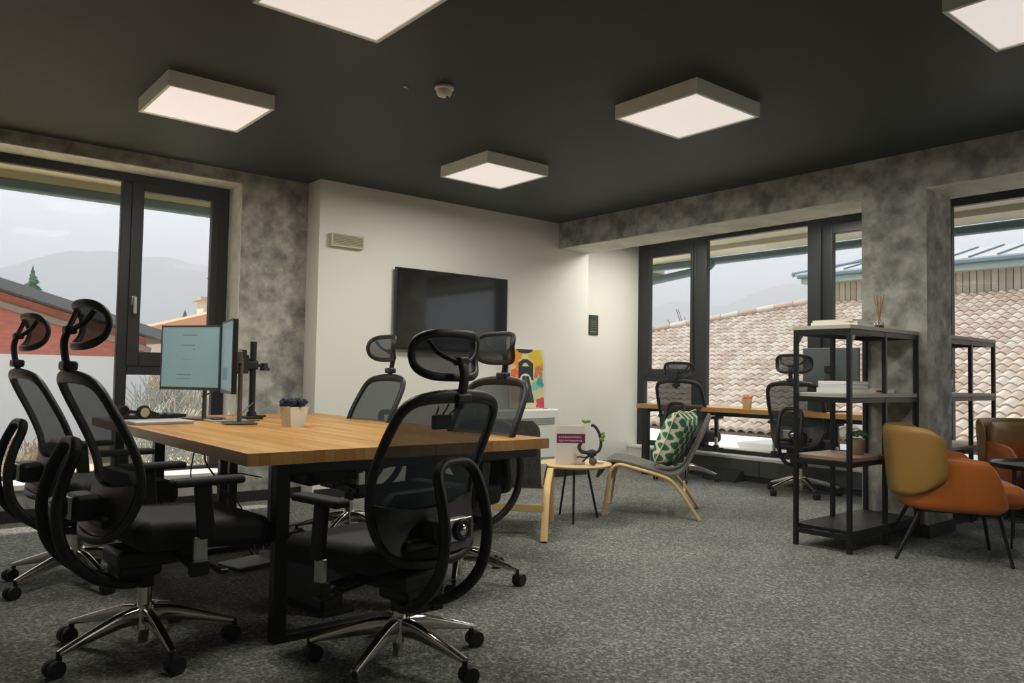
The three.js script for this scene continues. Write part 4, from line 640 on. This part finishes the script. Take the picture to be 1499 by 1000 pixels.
// ---------------------------------------------------------------- shelf racks
function rack(label, x0, z0, variant) {
  const o = thing('shelf_rack', label, 'shelf', [x0, 0, z0], 0, 'black steel racks'), L = 0.94, Dp = 0.36, Ht = 1.40, s = 0.028, xs = [0, 0.47, L];
  for (const x of xs) for (const z of [0, Dp]) mesh('post', rb(s, Ht, s, 0.003, x, Ht / 2, z, 1), M.blackMetal, o);
  const rim = (y, xa, xb) => mesh('shelf_rail', [bx(xa, xb, y - 0.03, y, -0.012, 0.012), bx(xa, xb, y - 0.03, y, Dp - 0.012, Dp + 0.012), bx(xa - 0.012, xa + 0.012, y - 0.03, y, 0, Dp), bx(xb - 0.012, xb + 0.012, y - 0.03, y, 0, Dp)], M.blackMetal, o);
  const board = (y, xa, xb, m, n = 'shelf_board', l) => mesh(n, rb(xb - xa, 0.026, Dp + 0.03, 0.003, (xa + xb) / 2, y + 0.0, Dp / 2, 1), m, o, l);
  board(Ht + 0.008, -0.015, L + 0.015, M.boardGrey, 'shelf_board', 'pale grey top board'); rim(Ht - 0.008, 0, L);
  board(0.975, 0.016, L - 0.016, M.boardGrey); rim(0.96, 0, L);
  if (!variant) { board(0.575, 0.016, 0.47 - 0.016, std({ color: 0x8d7160, roughness: 0.5 }), 'shelf_board', 'brown wooden shelf board'); rim(0.56, 0, 0.47); } else { board(0.575, 0.016, L - 0.016, M.boardGrey); rim(0.56, 0, L); }
  board(0.125, 0.016, L - 0.016, M.blackMetal, 'shelf_board', 'black metal bottom tray'); rim(0.112, 0, L);
  for (const z of [0, Dp]) mesh('gusset', new THREE.ExtrudeGeometry(new THREE.Shape([[0, 0], [0.07, 0], [0, -0.07]].map((p) => new THREE.Vector2(...p))), { depth: 0.004, bevelEnabled: false }).translate(0.014, Ht - 0.036, z), M.boardGrey, o);
  return o;
}
rack('black steel shelf rack with books and reed diffuser before the column', 4.725, -2.77, 0);
rack('black steel shelf rack with a small plant between column and window', 6.13, -2.76, 1);
{
  const stack = (x, y, z, list, cat, group) => { let h = y; for (const [w, d, t, col, turn, label] of list) { const b = thing('book', label, cat, [x, h, z], turn, group), m = std({ color: col, roughness: 0.6 }); mesh('cover', [bx(-w / 2, w / 2, 0, 0.003, -d / 2, d / 2), bx(-w / 2, w / 2, t - 0.003, t, -d / 2, d / 2), bx(-w / 2, -w / 2 + 0.003, 0.003, t - 0.003, -d / 2, d / 2)], m, b); mesh('pages', bx(-w / 2 + 0.003, w / 2 - 0.004, 0.003, t - 0.003, -d / 2 + 0.004, d / 2 - 0.004), M.paper, b); h += t + 0.0005; } };
  stack(4.98, 1.422, -2.59, [[0.24, 0.31, 0.028, 0xe7dfd0, 0.05, 'cream book lying on the rack top at the bottom of its pile'], [0.22, 0.29, 0.016, 0xdad3c6, -0.1, 'thin beige book lying on another book on the rack top']], 'book', 'books on the shelf rack');
  stack(5.02, 0.989, -2.60, [[0.30, 0.22, 0.032, 0xdedede, 0.02, 'white book at the bottom of the pile on the middle shelf'], [0.29, 0.21, 0.026, 0xd2d3d5, 0.06, 'pale grey book in the middle of the pile on shelf'], [0.28, 0.20, 0.018, 0xe6e4e2, -0.04, 'white book topmost of the pile on the middle shelf']], 'book', 'books on the shelf rack');
  stack(5.36, 0.989, -2.58, [[0.22, 0.24, 0.03, 0xd8d5d2, 0.1, 'white book lying alone beside the pile on shelf']], 'book', 'books on the shelf rack');
  tag(mesh('box_cutter', [rb(0.10, 0.012, 0.02, 0.004, 5.21, 1.003, -2.44), rb(0.03, 0.014, 0.022, 0.004, 5.245, 1.004, -2.44)], std({ color: 0xa0262f, roughness: 0.5 })), 'small red object on the middle rack shelf beside books', 'tool');
  const tr = thing('tray', 'small dark tray under the reed diffuser on the rack', 'tray', [5.47, 1.422, -2.585]); mesh('base', rb(0.17, 0.008, 0.13, 0.003, 0, 0.004, 0), std({ color: 0x6d6a62, roughness: 0.4 }), tr); mesh('rim', [bx(-0.085, 0.085, 0.008, 0.016, -0.065, -0.061), bx(-0.085, 0.085, 0.008, 0.016, 0.061, 0.065), bx(-0.085, -0.081, 0.008, 0.016, -0.061, 0.061), bx(0.081, 0.085, 0.008, 0.016, -0.061, 0.061)], std({ color: 0x6d6a62, roughness: 0.4 }), tr);
  const df = thing('reed_diffuser', 'glass reed diffuser with tan sticks on the rack top', 'diffuser', [5.49, 1.4315, -2.585]);
  mesh('bottle', lathe([[0, 0.001], [0.03, 0.001], [0.032, 0.01], [0.032, 0.045], [0.014, 0.06], [0.012, 0.075], [0.009, 0.075], [0.011, 0.058], [0.027, 0.044], [0.027, 0.006], [0, 0.006]]), phy({ color: 0xffffff, transmission: 1, roughness: 0.02, thickness: 0.01 }), df, 'clear glass bottle');
  mesh('liquid', cyl(0.0262, 0.0262, 0.022, 0, 0.018, 0), std({ color: 0x7a4a24, roughness: 0.2 }), df, 'amber liquid');
  for (let i = 0; i < 8; i++) { const a = i / 8 * 6.283; mesh('reed', rod([-Math.cos(a) * 0.006, 0.03, -Math.sin(a) * 0.006], [Math.cos(a) * 0.036, 0.235 + 0.008 * (i % 3), Math.sin(a) * 0.036], 0.0022, 6), std({ color: 0xb08550, roughness: 0.8 }), df, 'tan reed'); }
  const plant = (label, x, y, z, potM, leaf, R, hgt) => { const p = thing('potted_plant', label, 'plant', [x, y, z], 0, 'small plants on the racks'); mesh('pot', lathe([[0, 0.001], [0.042, 0.001], [0.052, 0.10], [0.047, 0.10], [0.045, 0.09], [0, 0.09]]), potM, p); for (let i = 0; i < 26; i++) { const a = i * 2.4, q = R * Math.sqrt((i + 1) / 26), m = mesh('leaf', new THREE.SphereGeometry(0.02, 7, 5).scale(1.2, 0.4, 0.7), leaf, p); m.position.set(Math.cos(a) * q, 0.10 + hgt * (1 - 0.5 * (q / R) ** 2) * (0.7 + 0.3 * hash(i, 1, 1)), Math.sin(a) * q); m.rotation.set(rr(-0.6, 0.6), a, rr(-0.5, 0.5)); } };
  plant('small green plant in a brushed metal pot on lower shelf', 5.06, 0.589, -2.53, std({ color: 0xb7a894, roughness: 0.3, metalness: 0.7 }), std({ color: 0x2f5e2b, roughness: 0.7 }), 0.062, 0.05);
  plant('small yellow green plant in white pot on rack behind column', 6.44, 0.989, -2.52, M.pot, std({ color: 0x9aa838, roughness: 0.7 }), 0.06, 0.13);
}

// ---------------------------------------------------------------- window counter objects
{
  const cup = thing('paper_cup', 'beige cup of orange flowers on the window counter', 'cup', [6.80, 0.775, -4.52]); mesh('cup', lathe([[0, 0.001], [0.04, 0.001], [0.052, 0.10], [0.049, 0.10], [0.047, 0.085], [0, 0.085]]), std({ color: 0xcdbb9d, roughness: 0.7 }), cup, 'beige tapered cup');
  const g = []; for (let i = 0; i < 34; i++) { const a = rr(0, 6.283), q = 0.044 * Math.sqrt(rnd()); g.push(new THREE.IcosahedronGeometry(rr(0.009, 0.015), 0).translate(Math.cos(a) * q, rr(0.095, 0.118), Math.sin(a) * q)); } mesh('flowers', g, std({ color: 0xd8661c, roughness: 0.8 }), cup, 'orange flower heads');
  for (const [z, label] of [[-3.75, 'dark grey monitor back on the counter behind the shelf rack'], [-3.17, 'second dark grey monitor back on the counter beside the column']]) {
    const m = thing('desk_monitor', label, 'monitor', [7.0, 0.775, z], 0, 'monitors on the window counter'); mesh('casing', rb(0.035, 0.36, 0.555, 0.008, 0, 0.42, 0), std({ color: 0x4d5558, roughness: 0.5 }), m); mesh('screen', bx(0.018, 0.020, 0.25, 0.59, -0.265, 0.265), M.screen, m); mesh('stand', [rb(0.03, 0.3, 0.09, 0.006, -0.04, 0.16, 0), rb(0.18, 0.014, 0.24, 0.004, -0.02, 0.007, 0), rb(0.04, 0.07, 0.09, 0.01, -0.03, 0.40, 0)], M.black, m);
  }
  const w = thing('foot_rest', 'dark wedge shaped footrest on the floor under window counter', 'footrest', [7.0, 0, -4.95], 0); mesh('wedge', new THREE.ExtrudeGeometry(new THREE.Shape([[0, 0], [0.17, 0], [0.17, 0.10], [0.15, 0.11]].map((p) => new THREE.Vector2(...p))), { depth: 0.36, bevelEnabled: true, bevelSize: 0.004, bevelThickness: 0.004, bevelSegments: 1 }).translate(-0.06, 0.004, -0.18), std({ color: 0x2c2e2d, roughness: 0.7 }), w); mesh('grip_strip', bx(-0.02, 0.06, 0.004, 0.012, -0.17, 0.17), M.blackMatte, w);
}

// ---------------------------------------------------------------- orange armchairs and coffee table
function armchair(label, x, z, face) {
  const o = thing('armchair', label, 'armchair', [x, 0, z], -face * D2R, 'orange leather armchairs');
  mesh('seat_cushion', deform(new RoundedBoxGeometry(0.50, 0.13, 0.58, 6, 0.06).translate(0, 0.395, -0.075), (a, b, c) => [a * (1 - 0.12 * Math.max(0, -c - 0.23) / 0.12), b + 0.02 * Math.cos(a * 5) * Math.cos((c + 0.06) * 5) * (b > 0.39 ? 1 : 0), c]), M.orange, o, 'rounded orange seat');
  // arms and lower back in one wrap-around band; plan is a U open to the front
  const plan = (t) => { const s = t * 2 - 1, a = Math.abs(s), sg = Math.sign(s); if (a < 0.52) { const w = a / 0.52 * Math.PI / 2; return [sg * 0.285 * Math.sin(w) ** 0.85, 0.27 * Math.cos(w) ** 0.7 - 0.0]; } const k = (a - 0.52) / 0.48; return [sg * (0.285 + 0.012 * Math.sin(k * Math.PI)), -0.235 * k]; };
  const topY = (t) => { const a = Math.abs(t * 2 - 1); return a < 0.5 ? 0.63 : 0.63 - 0.02 * (a - 0.5) / 0.3 - Math.max(0, (a - 0.74) / 0.26) ** 2.2 * 0.20; };
  const nT = 56, nS = 16, pos = [], idx = [], uv = [];
  for (let i = 0; i <= nT; i++) {
    const t = 0.001 + 0.998 * i / nT, e = 0.004, p = plan(t), q0 = plan(Math.max(0, t - e)), q1 = plan(Math.min(1, t + e)); let tx = q1[0] - q0[0], tz = q1[1] - q0[1]; const l = Math.hypot(tx, tz) || 1; tx /= l; tz /= l; const nx = -tz, nz = tx;
    const y0 = 0.305, y1 = topY(t), cy = (y0 + y1) / 2, hy = (y1 - y0) / 2, end = Math.min(1, Math.min(i, nT - i) / 3), th = 0.042 * (0.25 + 0.75 * Math.sqrt(end));
    for (let j = 0; j < nS; j++) { const w = j / nS * 6.2832, c = Math.cos(w), s = Math.sin(w), kx = th * Math.sign(c) * Math.abs(c) ** 0.6, ky = (hy - 0.03 * (1 - end)) * Math.sign(s) * Math.abs(s) ** 0.45; pos.push(p[0] + nx * kx, cy + ky, p[1] + nz * kx); uv.push(t, j / nS); }
  }
  for (let i = 0; i < nT; i++) for (let j = 0; j < nS; j++) { const a = i * nS + j, b = i * nS + (j + 1) % nS, c = a + nS, d = b + nS; idx.push(a, c, b, b, c, d); }
  for (const [row, f] of [[0, 0], [nT, 1]]) { const ct = pos.length / 3; let s = [0, 0, 0]; for (let j = 0; j < nS; j++) for (let k = 0; k < 3; k++) s[k] += pos[(row * nS + j) * 3 + k] / nS; pos.push(...s); uv.push(0, 0); for (let j = 0; j < nS; j++) { const a = row * nS + j, b = row * nS + (j + 1) % nS; f ? idx.push(ct, b, a) : idx.push(ct, a, b); } }
  const g = new THREE.BufferGeometry(); g.setAttribute('position', new THREE.Float32BufferAttribute(pos, 3)); g.setAttribute('uv', new THREE.Float32BufferAttribute(uv, 2)); g.setIndex(idx); g.computeVertexNormals();
  mesh('arm_shell', g, M.orange, o, 'orange wrap-around arms');
  const edge = (u, v) => Math.sqrt(Math.max(0.03, (1 - Math.abs(u * 2 - 1) ** 14) * (1 - Math.abs(v * 2 - 1) ** 14)));
  mesh('back_shell', slab((u, v) => { const s = u * 2 - 1, q = v * 2 - 1, w = s * (1.40 - 0.10 * Math.max(0, q) ** 8 - 0.5 * Math.max(0, -q) ** 3), y = 0.585 + q * (0.215 - (q > 0 ? 0.045 * s ** 10 : 0.03 * s ** 6)), k = 1 + 0.06 * (y - 0.4); return [-0.335 * k * Math.sin(w), y, 0.335 * k * Math.max(0.02, Math.cos(w)) ** 0.9 + 0.06 * (y - 0.4)]; }, 40, 24, (u, v) => 0.05 * edge(u, v)), M.mustard, o, 'mustard brown outer back');
  mesh('back_pad', slab((u, v) => { const s = u * 2 - 1, w = s * 1.05 * (1 - 0.12 * Math.abs(v * 2 - 1) ** 6), y = 0.44 + v * 0.33; return [-0.272 * Math.sin(w), y, 0.272 * Math.cos(w) + 0.06 * (y - 0.4)]; }, 24, 12, (u, v) => 0.07 * edge(u, v)), M.mustard, o);
  mesh('under_frame', [rb(0.46, 0.025, 0.44, 0.008, 0, 0.302, -0.02), rb(0.44, 0.03, 0.06, 0.01, 0, 0.315, 0.22)], M.blackMetal, o);
  for (const [a, b, c, d] of [[-0.20, -0.21, -0.265, -0.265], [0.20, -0.21, 0.265, -0.265], [-0.19, 0.20, -0.25, 0.35], [0.19, 0.20, 0.25, 0.35]]) mesh('leg', sweep([[a, 0.30, b], [(a + c) / 2, 0.15, (b + d) / 2], [c, 0.0, d]], { n: 6, m: 8, a: (t) => 0.014 - 0.004 * t, b: (t) => 0.014 - 0.004 * t, ref: [1, 0, 0] }), M.blackMetal, o, 'slim black steel leg');
  return o;
}
armchair('orange leather armchair with mustard back turned to the shelf rack', 5.24, -2.02, 148);
armchair('orange leather armchair facing the round black table by window', 6.66, -1.98, 218);
{
  const t = thing('coffee_table', 'round black coffee table between the orange armchairs', 'table', [6.02, 0, -1.72]);
  mesh('top', lathe([[0, 0.512], [0.31, 0.512], [0.335, 0.520], [0.34, 0.545], [0.335, 0.545], [0.325, 0.526], [0, 0.524]], 48), std({ color: 0x16191b, roughness: 0.25 }), t, 'glossy black tray top');
  const R = [0, 1, 2, 3].map((i) => [Math.cos(i * Math.PI / 2 + 0.5) * 0.27, Math.sin(i * Math.PI / 2 + 0.5) * 0.27]); for (const [x, z] of R) mesh('leg', rod([x, 0.513, z], [x * 1.08, 0, z * 1.08], 0.008), M.black, t);
  mesh('stretcher', [rod([R[0][0] * 1.05, 0.17, R[0][1] * 1.05], [R[2][0] * 1.05, 0.17, R[2][1] * 1.05], 0.005), rod([R[1][0] * 1.05, 0.17, R[1][1] * 1.05], [R[3][0] * 1.05, 0.17, R[3][1] * 1.05], 0.005)], M.black, t);
}

scene.traverse((o) => { if (o.isMesh) { o.castShadow = true; o.receiveShadow = true; } });
renderer.render(scene, camera);
